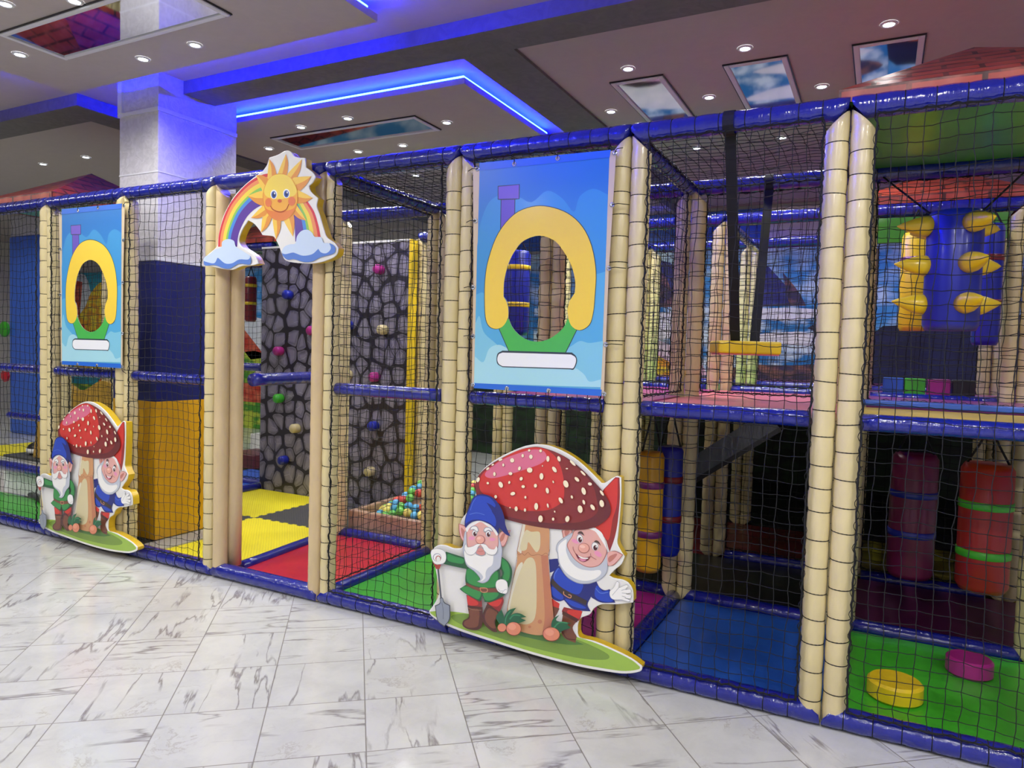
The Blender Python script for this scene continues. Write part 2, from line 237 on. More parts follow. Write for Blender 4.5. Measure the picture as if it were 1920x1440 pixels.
GNOME_ART=[('grass_light','s',[(-1204,306,1),(-1049,344),(-767,377),(-452,385),(142,399),(537,395),(714,378),(908,342),(1098,293),(1188,246,1),(1176,218),(1051,172),(880,149),(525,129),(55,136),(-446,170),(-826,201),(-1046,241),(-1172,278)]),
('grass_mid','s',[(-916,319),(-661,380),(142,399),(516,373),(804,317),(884,271),(808,225),(523,185),(-44,181),(-551,218),(-849,258)]),
('grass_dark','s',[(-452,366),(-51,394),(331,386),(617,335,1),(427,294),(50,273),(-286,291)]),
('hat_dark','s',[(767,1897,1),(878,2024,1),(919,2025,1),(930,1838),(918,1600),(892,1438),(847,1296,1),(793,1424),(689,1504,1),(642,1642)]),
('red','s',[(775,1898,1),(878,2012,1),(904,2015,1),(904,1771),(868,1625),(855,1528),(835,1414),(793,1424),(741,1480),(664,1517,1),(725,1693)]),
('red','s',[(253,729,1),(344,692,1),(336,642,1),(267,653)]),
('red_dark','s',[(392,667,1),(590,662,1),(551,558),(458,568),(373,610)]),
('red','s',[(430,640),(507,660),(583,661),(550,577),(489,579),(441,604)]),
('brown','s',[(267,653,1),(343,643,1),(322,590),(287,529,1)]),
('brown','s',[(384,612,1),(546,566,1),(492,478),(538,400,1),(528,332,1),(414,354),(370,423)]),
('brown_dark','s',[(383,626,1),(550,577,1),(536,540,1),(374,590,1)]),
('brown_dark',10,[(385,417),(434,358),(527,364)]),
('navy','s',[(213,1120,1),(324,1138),(301,1036),(229,987,1)]),
('navy','s',[(722,989,1),(759,933),(809,914),(863,933,1),(923,814,1),(794,788),(714,806),(673,841)]),
('blue','s',[(729,947),(790,901),(858,918),(901,827),(794,802),(713,839)]),
('navy','s',[(326,1075,1),(391,993),(496,949),(629,943),(723,984,1),(710,906),(673,822,1),(641,740),(676,681,1),(578,668),(475,671),(390,738,1),(328,714),(253,749),(238,918),(280,1023)]),
('blue','s',[(327,1051),(402,976),(507,941),(584,935),(580,882),(542,827),(449,824),(344,858),(273,924),(281,1004)]),
('blue','s',[(254,852),(378,777),(359,734),(263,765)]),
('blue','s',[(400,752),(504,742),(627,708),(577,689),(474,698)]),
('blue_lt',8,[(273,934),(282,984),(321,1050)]),
('blue_lt',8,[(720,917),(771,879),(849,902)]),
('black_brown','s',[(257,933,1),(375,854),(635,777,1),(626,730,1),(367,794),(237,886,1)]),
('copper',9,[(385,825),(386,798),(414,782),(456,772),(466,798),(434,802)]),
('skin_line','s',[(350,1438),(351,1400),(368,1358),(434,1397),(453,1453)]),
('skin','s',[(360,1440),(358,1401),(373,1367),(434,1407),(442,1451)]),
('skin_dark','s',[(376,1437),(377,1394),(393,1386),(423,1420),(422,1444)]),
('line_grey','s',[(454,1429,1),(363,1363),(302,1302),(286,1234),(306,1189),(314,1122),(342,1058),(397,989),(463,951),(548,933),(649,950),(752,1002),(820,1072),(837,1155),(825,1299,1),(653,1372)]),
('beard_grey','s',[(454,1421,1),(368,1358),(308,1299),(292,1235),(313,1195),(320,1127),(347,1064),(402,995),(465,958),(548,939),(648,956),(747,1007),(813,1076),(830,1154),(820,1289,1),(653,1372)]),
('white','s',[(394,1353),(319,1283),(313,1204),(341,1092),(411,1016),(506,975),(608,971),(707,1008),(769,1068),(753,1103),(664,1083),(543,1082),(448,1139),(399,1228),(396,1295)]),
('skin_line','s',[(825,1287,1),(902,1316),(986,1292,1),(939,1224),(893,1173),(835,1158,1)]),
('skin','s',[(830,1282),(902,1308),(976,1288,1),(934,1230),(888,1179),(839,1167)]),
('skin_dark','s',[(841,1245),(908,1289),(925,1282),(895,1235),(848,1195)]),
('skin_line','s',[(454,1390),(482,1458),(609,1495),(704,1493),(778,1433),(822,1313),(805,1231),(755,1155),(683,1119),(600,1115),(495,1162),(428,1240),(405,1306)]),
('skin','s',[(460,1391),(489,1453),(609,1489),(699,1488),(771,1427),(814,1312),(798,1234),(751,1160),(682,1125),(602,1121),(499,1166),(434,1243),(413,1307)]),
('white','s',[(609,1494),(698,1510,1),(775,1456),(826,1304,1),(788,1364),(741,1423),(690,1477)]),
('pink','s',[(530,1337),(519,1328),(497,1325),(474,1331),(457,1343),(454,1355),(466,1365),(488,1367),(511,1361),(527,1350)]),
('pink','s',[(769,1241),(754,1232),(731,1233),(708,1244),(695,1261),(696,1277),(710,1286),(734,1285),(756,1274),(770,1257)]),
('line_grey','s',[(571,1393),(572,1366),(559,1346),(539,1339),(519,1348),(506,1371),(506,1397),(519,1418),(539,1425),(559,1415)]),
('white','s',[(567,1388),(567,1365),(557,1348),(540,1342),(522,1350),(512,1370),(511,1393),(522,1411),(539,1416),(556,1408)]),
('eye_brown','s',[(563,1375),(561,1359),(552,1347),(540,1344),(528,1351),(522,1365),(524,1381),(533,1392),(545,1395),(557,1389)]),
('white','s',[(557,1382),(556,1376),(553,1373),(550,1372),(547,1375),(545,1380),(546,1385),(549,1389),(553,1389),(556,1387)]),
('line_grey','s',[(735,1339),(732,1312),(717,1292),(695,1287),(675,1298),(664,1321),(668,1348),(683,1368),(705,1373),(725,1362)]),
('white','s',[(730,1335),(728,1311),(715,1293),(696,1289),(679,1299),(670,1319),(672,1343),(685,1361),(704,1365),(721,1355)]),
('eye_brown','s',[(725,1321),(723,1305),(714,1293),(700,1290),(688,1296),(682,1310),(684,1325),(693,1337),(707,1341),(719,1334)]),
('white','s',[(719,1328),(718,1323),(714,1319),(710,1319),(707,1321),(705,1326),(706,1331),(710,1335),(714,1335),(717,1333)]),
('brow','s',[(515,1426),(529,1450),(562,1452),(587,1414,1),(550,1431)]),
('brow','s',[(689,1370),(708,1390),(738,1380),(759,1343,1),(725,1366)]),
('skin_line','s',[(645,1291),(629,1262),(596,1244),(559,1245),(532,1265),(526,1295),(543,1325),(576,1342),(613,1341),(639,1321)]),
('nose','s',[(637,1293),(622,1267),(593,1251),(560,1252),(536,1270),(530,1297),(545,1323),(575,1338),(608,1337),(632,1320)]),
('nose_hi','s',[(598,1306),(591,1297),(576,1292),(559,1293),(546,1299),(542,1308),(549,1317),(564,1322),(581,1321),(594,1315)]),
('mouth','s',[(492,1237,1),(538,1209),(599,1202),(661,1226,1),(635,1182),(581,1156),(529,1179)]),
('white','s',[(526,1213),(579,1200),(634,1205),(620,1192),(559,1189)]),
('pink_dark','s',[(535,1184),(590,1188),(617,1182),(575,1159)]),
('skin_line',5,[(472,1292),(475,1264),(496,1233)]),
('skin_line',5,[(658,1254),(664,1226),(720,1202)]),
('line_grey','s',[(866,915),(905,962),(932,1024),(954,1018),(957,970),(1022,1008),(1050,1006),(1026,964),(1075,973),(1078,943),(1030,921),(1083,916),(1074,883),(1017,879),(1072,865),(1058,848),(988,854),(919,841),(876,858)]),
('white','s',[(868,915),(906,960),(932,1019),(954,1014),(957,967),(1020,1004),(1046,1002),(1023,962),(1070,971),(1074,942),(1028,921),(1078,917),(1070,885),(1015,881),(1068,868),(1054,852),(987,858),(920,845),(878,861)]),
('line_grey',4,[(958,969),(917,915),(894,882)]),
('line_grey',4,[(1026,968),(983,946)]),
('line_grey',4,[(1037,929),(989,923)]),
('line_grey',4,[(1029,889),(990,893)]),
('stem','s',[(-87,1460,1),(210,1458,1),(218,1234),(207,1163),(227,975),(264,720),(286,551),(286,411,1),(144,332),(-49,323),(-218,360),(-238,536),(-187,814),(-141,1036),(-143,1151),(-116,1288)]),
('stem_pale','s',[(-86,1443,1),(-57,1438,1),(-95,1132,1),(-139,1155,1)]),
('stem_pale','s',[(-137,983),(-72,1030),(-141,733),(-189,509),(-230,537),(-201,740)]),
('stem_dark','s',[(128,1150,1),(207,1163,1),(227,975),(264,720),(286,551),(284,407),(178,350),(191,532),(171,790)]),
('stem_light','s',[(-72,1021),(3,1109),(66,1070),(88,863),(91,547),(26,428),(-130,405),(-208,470),(-171,728)]),
('stem_light','s',[(-55,1377),(13,1374),(89,1388),(113,1357),(114,1235),(81,1174),(38,1206),(-18,1264),(-35,1186),(-92,1164),(-108,1210)]),
('stem_line',4,[(-143,1151),(-124,1115),(-86,1137),(-56,1121),(-18,1158),(12,1135),(50,1138),(97,1156),(139,1152),(182,1183),(215,1164),(220,1225)]),
('stem_line',3,[(-86,1451),(-128,1233),(-143,1151)]),
('stem_line',3,[(-141,1089),(-183,815),(-231,555)]),
('stem_dark','s',[(44,399),(41,391),(33,384),(22,381),(13,385),(9,392),(12,401),(21,408),(32,410),(40,407)]),
('stem_dark','s',[(164,477),(160,464),(148,454),(133,451),(120,456),(115,467),(119,480),(131,490),(147,494),(159,488)]),
('stem_dark','s',[(248,421),(244,411),(234,403),(221,400),(211,404),(206,412),(210,422),(220,430),(233,432),(243,429)]),
('cap_edge','s',[(-649,1702),(-658,1792),(-613,1896),(-503,1998),(-345,2097),(-150,2196),(-16,2236),(79,2245),(231,2217),(380,2163),(528,2076),(674,1957),(782,1854),(838,1761),(849,1680),(809,1608),(707,1527),(585,1480),(387,1448),(107,1434),(-125,1446),(-324,1472),(-488,1522),(-604,1598)]),
('cap_dark','s',[(-634,1704),(-652,1792),(-607,1893),(-503,1993),(-344,2094),(-150,2193),(-16,2233),(79,2241),(231,2213),(380,2154),(547,2036),(658,1922),(707,1778),(719,1679),(651,1603),(529,1545),(329,1505),(86,1484),(-166,1485),(-386,1518),(-552,1587)]),
('cap_red','s',[(-594,1727),(-609,1833),(-552,1930),(-344,2090),(-150,2195),(3,2235),(136,2232),(251,2167),(319,2055),(356,1905),(354,1751),(287,1675),(176,1617),(6,1587),(-169,1582),(-349,1612),(-493,1666)]),
('cap_pink','s',[(-545,1898),(-502,1962),(-344,2076),(-188,2149),(-15,2210),(99,2217),(148,2184),(153,2132),(85,2074),(-66,2007),(-220,1947),(-398,1885),(-499,1871)]),
('spot_line','s',[(-492,1981),(-490,1969),(-500,1955),(-517,1946),(-530,1948),(-532,1959),(-521,1974),(-504,1983)]),
('spot','s',[(-496,1981),(-495,1971),(-504,1959),(-519,1951),(-529,1952),(-530,1961),(-521,1974),(-506,1982)]),
('spot_line','s',[(-337,2084),(-340,2072),(-356,2060),(-375,2055),(-387,2060),(-384,2072),(-368,2084),(-349,2089)]),
('spot','s',[(-342,2085),(-345,2075),(-359,2065),(-376,2060),(-386,2064),(-383,2073),(-369,2083),(-352,2088)]),
('spot_line','s',[(-200,2082),(-208,2064),(-226,2054),(-245,2060),(-254,2077),(-247,2096),(-228,2106),(-209,2100)]),
('spot','s',[(-205,2084),(-211,2067),(-228,2059),(-245,2064),(-252,2080),(-246,2096),(-229,2105),(-213,2100)]),
('spot_line','s',[(-91,2140),(-95,2125),(-107,2118),(-119,2123),(-124,2137),(-120,2152),(-108,2159),(-96,2154)]),
('spot','s',[(-96,2142),(-99,2129),(-109,2123),(-118,2127),(-123,2139),(-119,2152),(-110,2158),(-100,2154)]),
('spot_line','s',[(7,2139),(2,2121),(-14,2112),(-30,2118),(-37,2135),(-31,2153),(-16,2162),(0,2156)]),
('spot','s',[(3,2141),(-2,2124),(-16,2116),(-29,2122),(-36,2137),(-30,2154),(-17,2161),(-3,2156)]),
('spot_line','s',[(110,2209),(105,2196),(92,2189),(79,2193),(73,2206),(78,2219),(91,2226),(104,2221)]),
('spot','s',[(105,2211),(101,2199),(91,2194),(80,2197),(75,2208),(79,2219),(89,2225),(100,2221)]),
('spot_line','s',[(-20,2201),(-24,2190),(-36,2184),(-47,2188),(-53,2198),(-48,2209),(-37,2214),(-25,2211)]),
('spot','s',[(-24,2203),(-28,2194),(-37,2189),(-47,2192),(-51,2200),(-47,2209),(-38,2213),(-28,2211)]),
('spot_line','s',[(195,2136),(190,2113),(176,2102),(162,2110),(155,2132),(160,2155),(174,2166),(188,2158)]),
('spot','s',[(190,2138),(186,2117),(175,2107),(162,2114),(157,2135),(161,2156),(173,2165),(185,2158)]),
('spot_line','s',[(314,2153),(316,2131),(306,2118),(290,2121),(277,2139),(275,2160),(285,2173),(301,2170)]),
('spot','s',[(310,2154),(312,2134),(304,2123),(290,2126),(278,2142),(276,2161),(284,2173),(298,2170)]),
('spot_line','s',[(-410,1919),(-415,1902),(-427,1893),(-440,1899),(-445,1916),(-441,1933),(-429,1942),(-416,1936)]),
('spot','s',[(-415,1921),(-419,1905),(-429,1898),(-439,1903),(-444,1918),(-440,1933),(-430,1941),(-420,1936)]),
('spot_line','s',[(-311,2024),(-315,2010),(-326,2004),(-337,2008),(-342,2021),(-338,2035),(-327,2041),(-316,2037)]),
('spot','s',[(-316,2025),(-319,2014),(-328,2008),(-336,2012),(-340,2023),(-337,2035),(-329,2040),(-320,2036)]),
('spot_line','s',[(-120,2003),(-130,1987),(-145,1982),(-156,1992),(-156,2009),(-146,2025),(-131,2030),(-120,2020)]),
('spot','s',[(-125,2005),(-134,1991),(-146,1987),(-155,1995),(-155,2011),(-146,2024),(-134,2029),(-125,2021)]),
('spot_line','s',[(12,2004),(3,1983),(-21,1972),(-45,1978),(-56,1997),(-46,2018),(-23,2029),(1,2023)]),
('spot','s',[(7,2006),(-1,1986),(-22,1976),(-44,1982),(-54,1999),(-46,2019),(-24,2028),(-2,2023)]),
('spot_line','s',[(128,2059),(126,2051),(120,2047),(114,2050),(111,2057),(113,2066),(119,2070),(125,2067)]),
('spot','s',[(123,2061),(122,2054),(118,2051),(114,2054),(112,2060),(114,2066),(118,2069),(122,2067)]),
('spot_line','s',[(269,2048),(279,2026),(274,2009),(255,2007),(234,2022),(223,2045),(229,2062),(248,2064)]),
('spot','s',[(265,2049),(275,2028),(271,2013),(254,2012),(235,2026),(224,2047),(229,2062),(246,2063)]),
('spot_line','s',[(401,2059),(396,2052),(385,2048),(374,2050),(369,2056),(374,2063),(385,2067),(396,2065)]),
('spot','s',[(396,2061),(393,2056),(384,2053),(375,2054),(371,2058),(374,2063),(383,2066),(392,2065)]),
('spot_line','s',[(-599,1834),(-612,1814),(-629,1808),(-642,1819),(-641,1841),(-629,1861),(-611,1867),(-599,1856)]),
('spot','s',[(-604,1836),(-615,1818),(-630,1812),(-641,1822),(-640,1842),(-629,1860),(-614,1866),(-603,1856)]),
('spot_line','s',[(-484,1816),(-489,1805),(-501,1799),(-514,1802),(-519,1812),(-515,1824),(-502,1830),(-490,1827)]),
('spot','s',[(-489,1818),(-493,1808),(-503,1804),(-513,1806),(-518,1815),(-514,1824),(-504,1829),(-494,1826)]),
('spot_line','s',[(-323,1828),(-319,1803),(-332,1785),(-354,1785),(-373,1803),(-377,1828),(-364,1846),(-342,1845)]),
('spot','s',[(-328,1828),(-324,1805),(-335,1789),(-354,1790),(-371,1807),(-376,1829),(-365,1845),(-345,1845)]),
('spot_line','s',[(-214,1945),(-220,1931),(-238,1924),(-256,1928),(-263,1940),(-256,1954),(-239,1961),(-221,1958)]),
('spot','s',[(-218,1947),(-224,1935),(-239,1929),(-255,1932),(-262,1942),(-256,1954),(-241,1961),(-225,1958)]),
('spot_line','s',[(-235,1847),(-243,1835),(-255,1831),(-263,1838),(-264,1852),(-255,1864),(-244,1868),(-235,1861)]),
('spot','s',[(-239,1850),(-246,1839),(-256,1836),(-262,1842),(-262,1853),(-256,1864),(-246,1867),(-239,1861)]),
('spot_line','s',[(-94,1898),(-106,1885),(-122,1882),(-133,1892),(-133,1908),(-121,1922),(-104,1925),(-94,1915)]),
('spot','s',[(-99,1901),(-109,1889),(-123,1887),(-132,1895),(-131,1910),(-121,1921),(-107,1924),(-98,1915)]),
('spot_line','s',[(137,1955),(131,1929),(115,1917),(98,1925),(90,1950),(96,1975),(112,1988),(129,1979)]),
('spot','s',[(133,1956),(127,1932),(113,1921),(98,1929),(91,1952),(96,1976),(111,1987),(126,1979)]),
('spot_line','s',[(254,1915),(256,1903),(250,1896),(242,1898),(235,1907),(233,1919),(239,1926),(247,1925)]),
('spot','s',[(250,1916),(251,1906),(248,1901),(241,1902),(236,1910),(235,1920),(238,1926),(244,1924)]),
('spot_line','s',[(-65,1828),(-71,1814),(-87,1807),(-103,1811),(-110,1823),(-104,1837),(-88,1844),(-72,1840)]),
('spot','s',[(-70,1830),(-75,1818),(-88,1812),(-102,1815),(-108,1825),(-103,1837),(-90,1843),(-76,1840)]),
('spot_line','s',[(71,1852),(65,1836),(51,1828),(37,1833),(30,1848),(36,1864),(50,1872),(64,1867)]),
('spot','s',[(66,1854),(61,1840),(50,1833),(37,1837),(32,1850),(36,1864),(48,1871),(61,1867)]),
('spot_line','s',[(407,1919),(412,1891),(399,1871),(376,1872),(355,1893),(350,1921),(363,1941),(387,1940)]),
('spot','s',[(403,1920),(408,1893),(396,1875),(375,1876),(356,1896),(351,1923),(363,1940),(384,1939)]),
('spot_line','s',[(510,1979),(524,1961),(522,1945),(505,1941),(484,1950),(470,1968),(472,1984),(489,1988)]),
('spot','s',[(506,1978),(519,1963),(518,1949),(504,1945),(485,1954),(472,1970),(473,1984),(487,1987)]),
('spot_line','s',[(657,1930),(647,1919),(629,1917),(614,1925),(611,1938),(621,1950),(639,1952),(654,1944)]),
('spot','s',[(653,1933),(644,1923),(628,1921),(615,1928),(612,1940),(621,1949),(636,1951),(650,1944)]),
('spot_line','s',[(203,1823),(203,1799),(192,1786),(176,1791),(165,1811),(165,1834),(176,1847),(192,1842)]),
('spot','s',[(199,1824),(199,1802),(190,1791),(176,1795),(166,1814),(166,1835),(175,1846),(189,1842)]),
('spot_line','s',[(-173,1751),(-176,1735),(-195,1721),(-217,1718),(-231,1728),(-228,1745),(-209,1759),(-187,1761)]),
('spot','s',[(-178,1752),(-181,1738),(-197,1726),(-218,1723),(-230,1731),(-227,1746),(-210,1758),(-190,1761)]),
('spot_line','s',[(-42,1722),(-46,1710),(-56,1704),(-67,1707),(-71,1719),(-68,1731),(-57,1737),(-47,1733)]),
('spot','s',[(-47,1724),(-50,1713),(-58,1708),(-66,1711),(-70,1721),(-67,1731),(-59,1736),(-50,1733)]),
('spot_line','s',[(-381,1687),(-386,1671),(-399,1663),(-413,1668),(-419,1682),(-414,1697),(-401,1705),(-387,1700)]),
('spot','s',[(-386,1688),(-390,1675),(-401,1668),(-413,1672),(-418,1684),(-414,1697),(-402,1704),(-391,1700)]),
('spot_line','s',[(595,1866),(598,1838),(586,1821),(566,1825),(550,1847),(547,1876),(559,1893),(579,1889)]),
('spot','s',[(591,1867),(594,1841),(584,1825),(566,1829),(551,1850),(548,1877),(558,1893),(576,1889)]),
('spot_line','s',[(352,1748),(360,1725),(353,1708),(334,1708),(316,1725),(307,1749),(315,1765),(333,1765)]),
('spot','s',[(348,1749),(356,1727),(350,1712),(334,1713),(317,1728),(309,1750),(315,1765),(331,1764)]),
('spot_line','s',[(464,1790),(465,1776),(458,1767),(447,1769),(438,1780),(437,1794),(444,1803),(455,1802)]),
('spot','s',[(460,1791),(461,1779),(455,1771),(446,1773),(439,1783),(438,1795),(444,1802),(453,1801)]),
('spot_line','s',[(593,1756),(595,1737),(587,1726),(574,1729),(564,1744),(562,1763),(569,1774),(582,1771)]),
('spot','s',[(589,1757),(591,1740),(585,1730),(574,1733),(565,1747),(563,1763),(569,1773),(579,1770)]),
('spot_line','s',[(788,1767),(787,1740),(772,1724),(752,1729),(738,1752),(739,1779),(754,1795),(774,1790)]),
('spot','s',[(783,1768),(783,1743),(770,1728),(752,1733),(740,1754),(740,1780),(753,1794),(771,1790)]),
('spot_line','s',[(688,1724),(699,1702),(693,1686),(675,1684),(655,1698),(645,1720),(650,1737),(668,1739)]),
('spot','s',[(685,1724),(694,1704),(690,1689),(674,1688),(656,1702),(646,1722),(651,1737),(666,1738)]),
('spot_line','s',[(570,1685),(569,1656),(553,1639),(531,1643),(516,1668),(517,1697),(534,1714),(556,1709)]),
('spot','s',[(566,1686),(565,1659),(551,1643),(531,1648),(517,1670),(518,1698),(533,1713),(553,1709)]),
('spot_line','s',[(93,1646),(87,1619),(70,1606),(53,1615),(45,1640),(51,1668),(68,1681),(85,1672)]),
('spot','s',[(88,1648),(83,1623),(69,1610),(53,1619),(46,1643),(52,1668),(66,1680),(81,1672)]),
('spot_line','s',[(209,1672),(210,1654),(203,1644),(193,1649),(185,1664),(184,1682),(191,1692),(201,1688)]),
('spot','s',[(204,1673),(206,1657),(201,1649),(193,1653),(186,1667),(185,1683),(190,1691),(198,1687)]),
('spot_line','s',[(-135,1593),(-141,1573),(-155,1563),(-170,1569),(-177,1587),(-171,1608),(-157,1617),(-142,1611)]),
('spot','s',[(-140,1594),(-144,1576),(-157,1567),(-169,1573),(-175,1590),(-170,1608),(-158,1617),(-146,1611)]),
('spot_line','s',[(-216,1595),(-219,1587),(-227,1583),(-235,1585),(-238,1592),(-235,1599),(-227,1603),(-219,1601)]),
('spot','s',[(-221,1596),(-223,1591),(-228,1588),(-234,1590),(-237,1594),(-234,1600),(-229,1602),(-223,1601)]),
('spot_line','s',[(-40,1593),(-44,1578),(-54,1570),(-64,1575),(-69,1589),(-65,1604),(-55,1611),(-44,1606)]),
('spot','s',[(-44,1594),(-47,1581),(-55,1575),(-64,1579),(-68,1591),(-65,1604),(-57,1610),(-48,1606)]),
('spot_line','s',[(150,1529),(143,1501),(124,1488),(104,1496),(95,1521),(102,1549),(121,1562),(141,1554)]),
('spot','s',[(145,1530),(139,1505),(122,1492),(104,1500),(96,1524),(103,1549),(120,1561),(137,1554)]),
('spot_line','s',[(277,1542),(273,1529),(262,1522),(250,1526),(245,1538),(249,1552),(260,1558),(272,1555)]),
('spot','s',[(272,1544),(269,1532),(260,1527),(251,1530),(246,1540),(250,1552),(259,1558),(268,1554)]),
('spot_line','s',[(438,1561),(426,1538),(407,1529),(392,1540),(389,1564),(400,1587),(419,1596),(435,1585)]),
('spot','s',[(433,1563),(423,1542),(406,1534),(393,1543),(390,1566),(401,1587),(417,1595),(431,1585)]),
('spot_line','s',[(285,1622),(285,1612),(280,1606),(271,1607),(265,1614),(265,1623),(271,1630),(279,1629)]),
('spot','s',[(281,1623),(281,1615),(277,1610),(271,1611),(267,1617),(266,1624),(270,1629),(276,1628)]),
('spot_line','s',[(775,1872),(785,1852),(783,1838),(768,1838),(751,1853),(740,1873),(743,1887),(757,1886)]),
('spot','s',[(771,1872),(781,1854),(780,1842),(767,1843),(751,1857),(741,1875),(743,1887),(755,1886)]),
('spot_line','s',[(-424,2026),(-424,2016),(-434,2007),(-448,2002),(-458,2006),(-458,2016),(-448,2026),(-434,2030)]),
('spot','s',[(-429,2026),(-429,2019),(-438,2011),(-449,2007),(-457,2010),(-456,2018),(-448,2026),(-436,2029)]),
('spot_line','s',[(462,2133),(481,2113),(483,2097),(467,2096),(441,2110),(422,2131),(420,2147),(437,2147)]),
('spot','s',[(459,2133),(477,2114),(480,2101),(465,2101),(442,2114),(423,2133),(421,2147),(435,2147)]),
('spot_line','s',[(572,2044),(589,2025),(591,2012),(576,2011),(554,2024),(536,2042),(534,2056),(549,2057)]),
('spot','s',[(568,2044),(585,2027),(587,2015),(575,2015),(554,2028),(537,2045),(535,2056),(548,2056)]),
('red_dark','s',[(-718,599,1),(-528,569,1),(-521,504,1),(-696,475,1)]),
('red','s',[(-707,588),(-628,567),(-572,543),(-586,509),(-686,494)]),
('red_dark','s',[(-473,557,1),(-277,655,1),(-269,600),(-310,493,1),(-428,526)]),
('red','s',[(-449,553),(-300,629),(-299,586),(-341,543),(-409,539)]),
('brown_dark','s',[(-701,485,1),(-516,503,1),(-511,327),(-563,251),(-678,231),(-750,253),(-747,310),(-680,367)]),
('brown','s',[(-675,444),(-560,466),(-556,335),(-579,277),(-669,250),(-735,267),(-726,309),(-667,357)]),
('brown_lt',5,[(-695,462),(-625,453),(-530,467)]),
('brown_dark','s',[(-459,559,1),(-305,479,1),(-360,383),(-331,275,1),(-391,271),(-486,321),(-518,395)]),
('brown','s',[(-437,507),(-329,468),(-375,380),(-353,315),(-402,305),(-467,353),(-484,420)]),
('green_dark','s',[(-988,1020,1),(-762,994),(-721,983),(-713,874,1),(-861,876),(-1015,880,1)]),
('green','s',[(-963,997),(-864,986),(-762,974),(-770,926),(-852,917),(-956,927)]),
('green_dark','s',[(-320,1078,1),(-232,1036),(-180,959),(-186,856),(-214,762,1),(-244,820),(-312,841),(-292,889),(-305,938),(-340,958)]),
('green','s',[(-309,1058),(-241,1026),(-206,955),(-208,869),(-235,830),(-284,856),(-271,910),(-297,965)]),
('green_dark','s',[(-719,895,1),(-735,777),(-725,704,1),(-803,646,1),(-730,610),(-546,555,1),(-518,623),(-493,563,1),(-401,584),(-245,688,1),(-322,711),(-316,833),(-344,949),(-541,986)]),
('green','s',[(-708,879),(-714,754),(-633,716),(-474,718),(-358,757),(-341,829),(-363,920),(-539,899)]),
('green','s',[(-783,654),(-712,689),(-631,672),(-541,662),(-563,579),(-649,594),(-731,619)]),
('green','s',[(-506,660),(-346,690),(-335,657),(-401,601),(-484,584)]),
('brown','s',[(-724,728,1),(-572,702),(-342,735,1),(-338,694,1),(-531,662),(-725,698,1)]),
('copper',9,[(-552,702),(-471,712),(-467,676),(-531,663),(-552,702)]),
('iron',22,[(-1081,821),(-1032,496)]),
('iron_lt',6,[(-1083,816),(-1036,500)]),
('line_dk','s',[(-1050,499,1),(-1012,511),(-986,466),(-915,446,1),(-912,299),(-982,194,1),(-1073,248),(-1109,406,1),(-1049,445)]),
('steel','s',[(-1044,494,1),(-1015,502),(-992,457),(-925,440,1),(-923,298),(-982,208,1),(-1065,254),(-1099,402,1),(-1042,440)]),
('steel_lt',8,[(-1021,457),(-1000,371),(-998,277)]),
('shovel_red','s',[(-1155,886,1),(-1096,859),(-1036,885,1),(-1062,818,1),(-1105,811,1)]),
('line_grey','s',[(-1179,993),(-1141,1027),(-1052,1039),(-991,1013),(-978,940),(-1012,885),(-1102,861),(-1145,880),(-1174,937)]),
('white','s',[(-1174,991),(-1138,1024),(-1053,1035),(-995,1010),(-982,941),(-1015,889),(-1101,866),(-1142,883),(-1169,938)]),
('line_grey','s',[(-1040,949),(-1050,921),(-1077,901),(-1111,895),(-1139,907),(-1150,932),(-1140,960),(-1113,981),(-1079,986),(-1051,974)]),
('white','s',[(-1047,946),(-1055,922),(-1077,904),(-1106,899),(-1130,910),(-1139,932),(-1131,956),(-1108,974),(-1080,979),(-1056,968)]),
('shovel_red','s',[(-1046,935),(-1052,914),(-1068,899),(-1089,895),(-1107,905),(-1114,924),(-1108,945),(-1091,960),(-1070,963),(-1053,954)]),
('board','s',[(-1054,927),(-1059,908),(-1071,894),(-1087,891),(-1100,901),(-1105,919),(-1101,939),(-1088,953),(-1073,955),(-1060,945)]),
('line_grey','s',[(-364,756),(-353,812),(-293,843),(-231,825),(-220,745),(-237,698),(-298,694),(-339,710)]),
('white','s',[(-360,756),(-350,810),(-293,839),(-235,821),(-224,746),(-240,702),(-298,698),(-337,713)]),
('line_grey',4,[(-337,734),(-308,714),(-279,723)]),
('line_grey',4,[(-288,696),(-256,736),(-232,740)]),
('skin_line','s',[(-834,1349,1),(-752,1336),(-720,1279),(-733,1189),(-765,1162),(-804,1201),(-827,1272)]),
('skin','s',[(-824,1342,1),(-752,1325),(-728,1278),(-740,1197),(-766,1174),(-797,1206),(-818,1274)]),
('skin_dark','s',[(-802,1309),(-761,1286),(-744,1240),(-758,1194),(-788,1234)]),
('skin_line','s',[(-348,1289),(-314,1339),(-257,1354),(-205,1368,1),(-227,1315),(-243,1252),(-272,1191),(-312,1185),(-344,1238)]),
('skin','s',[(-341,1290),(-309,1333),(-257,1347),(-216,1359,1),(-234,1314),(-251,1252),(-278,1199),(-307,1194),(-337,1241)]),
('skin_dark','s',[(-328,1266),(-299,1318),(-270,1326),(-274,1291),(-292,1250),(-323,1229)]),
('line_dk2','s',[(-735,1293),(-768,1152),(-771,1072),(-748,977),(-714,908),(-629,869),(-574,828),(-551,795),(-589,764,1),(-514,758),(-451,796),(-419,855),(-378,903),(-316,958),(-303,1040),(-296,1137),(-308,1195),(-348,1305,1),(-549,1246)]),
('beard_grey','s',[(-731,1289),(-762,1153),(-765,1073),(-742,979),(-709,914),(-627,875),(-569,832),(-545,793),(-579,768,1),(-515,765),(-457,800),(-424,857),(-382,908),(-321,961),(-309,1041),(-302,1136),(-314,1194),(-351,1300,1),(-549,1246)]),
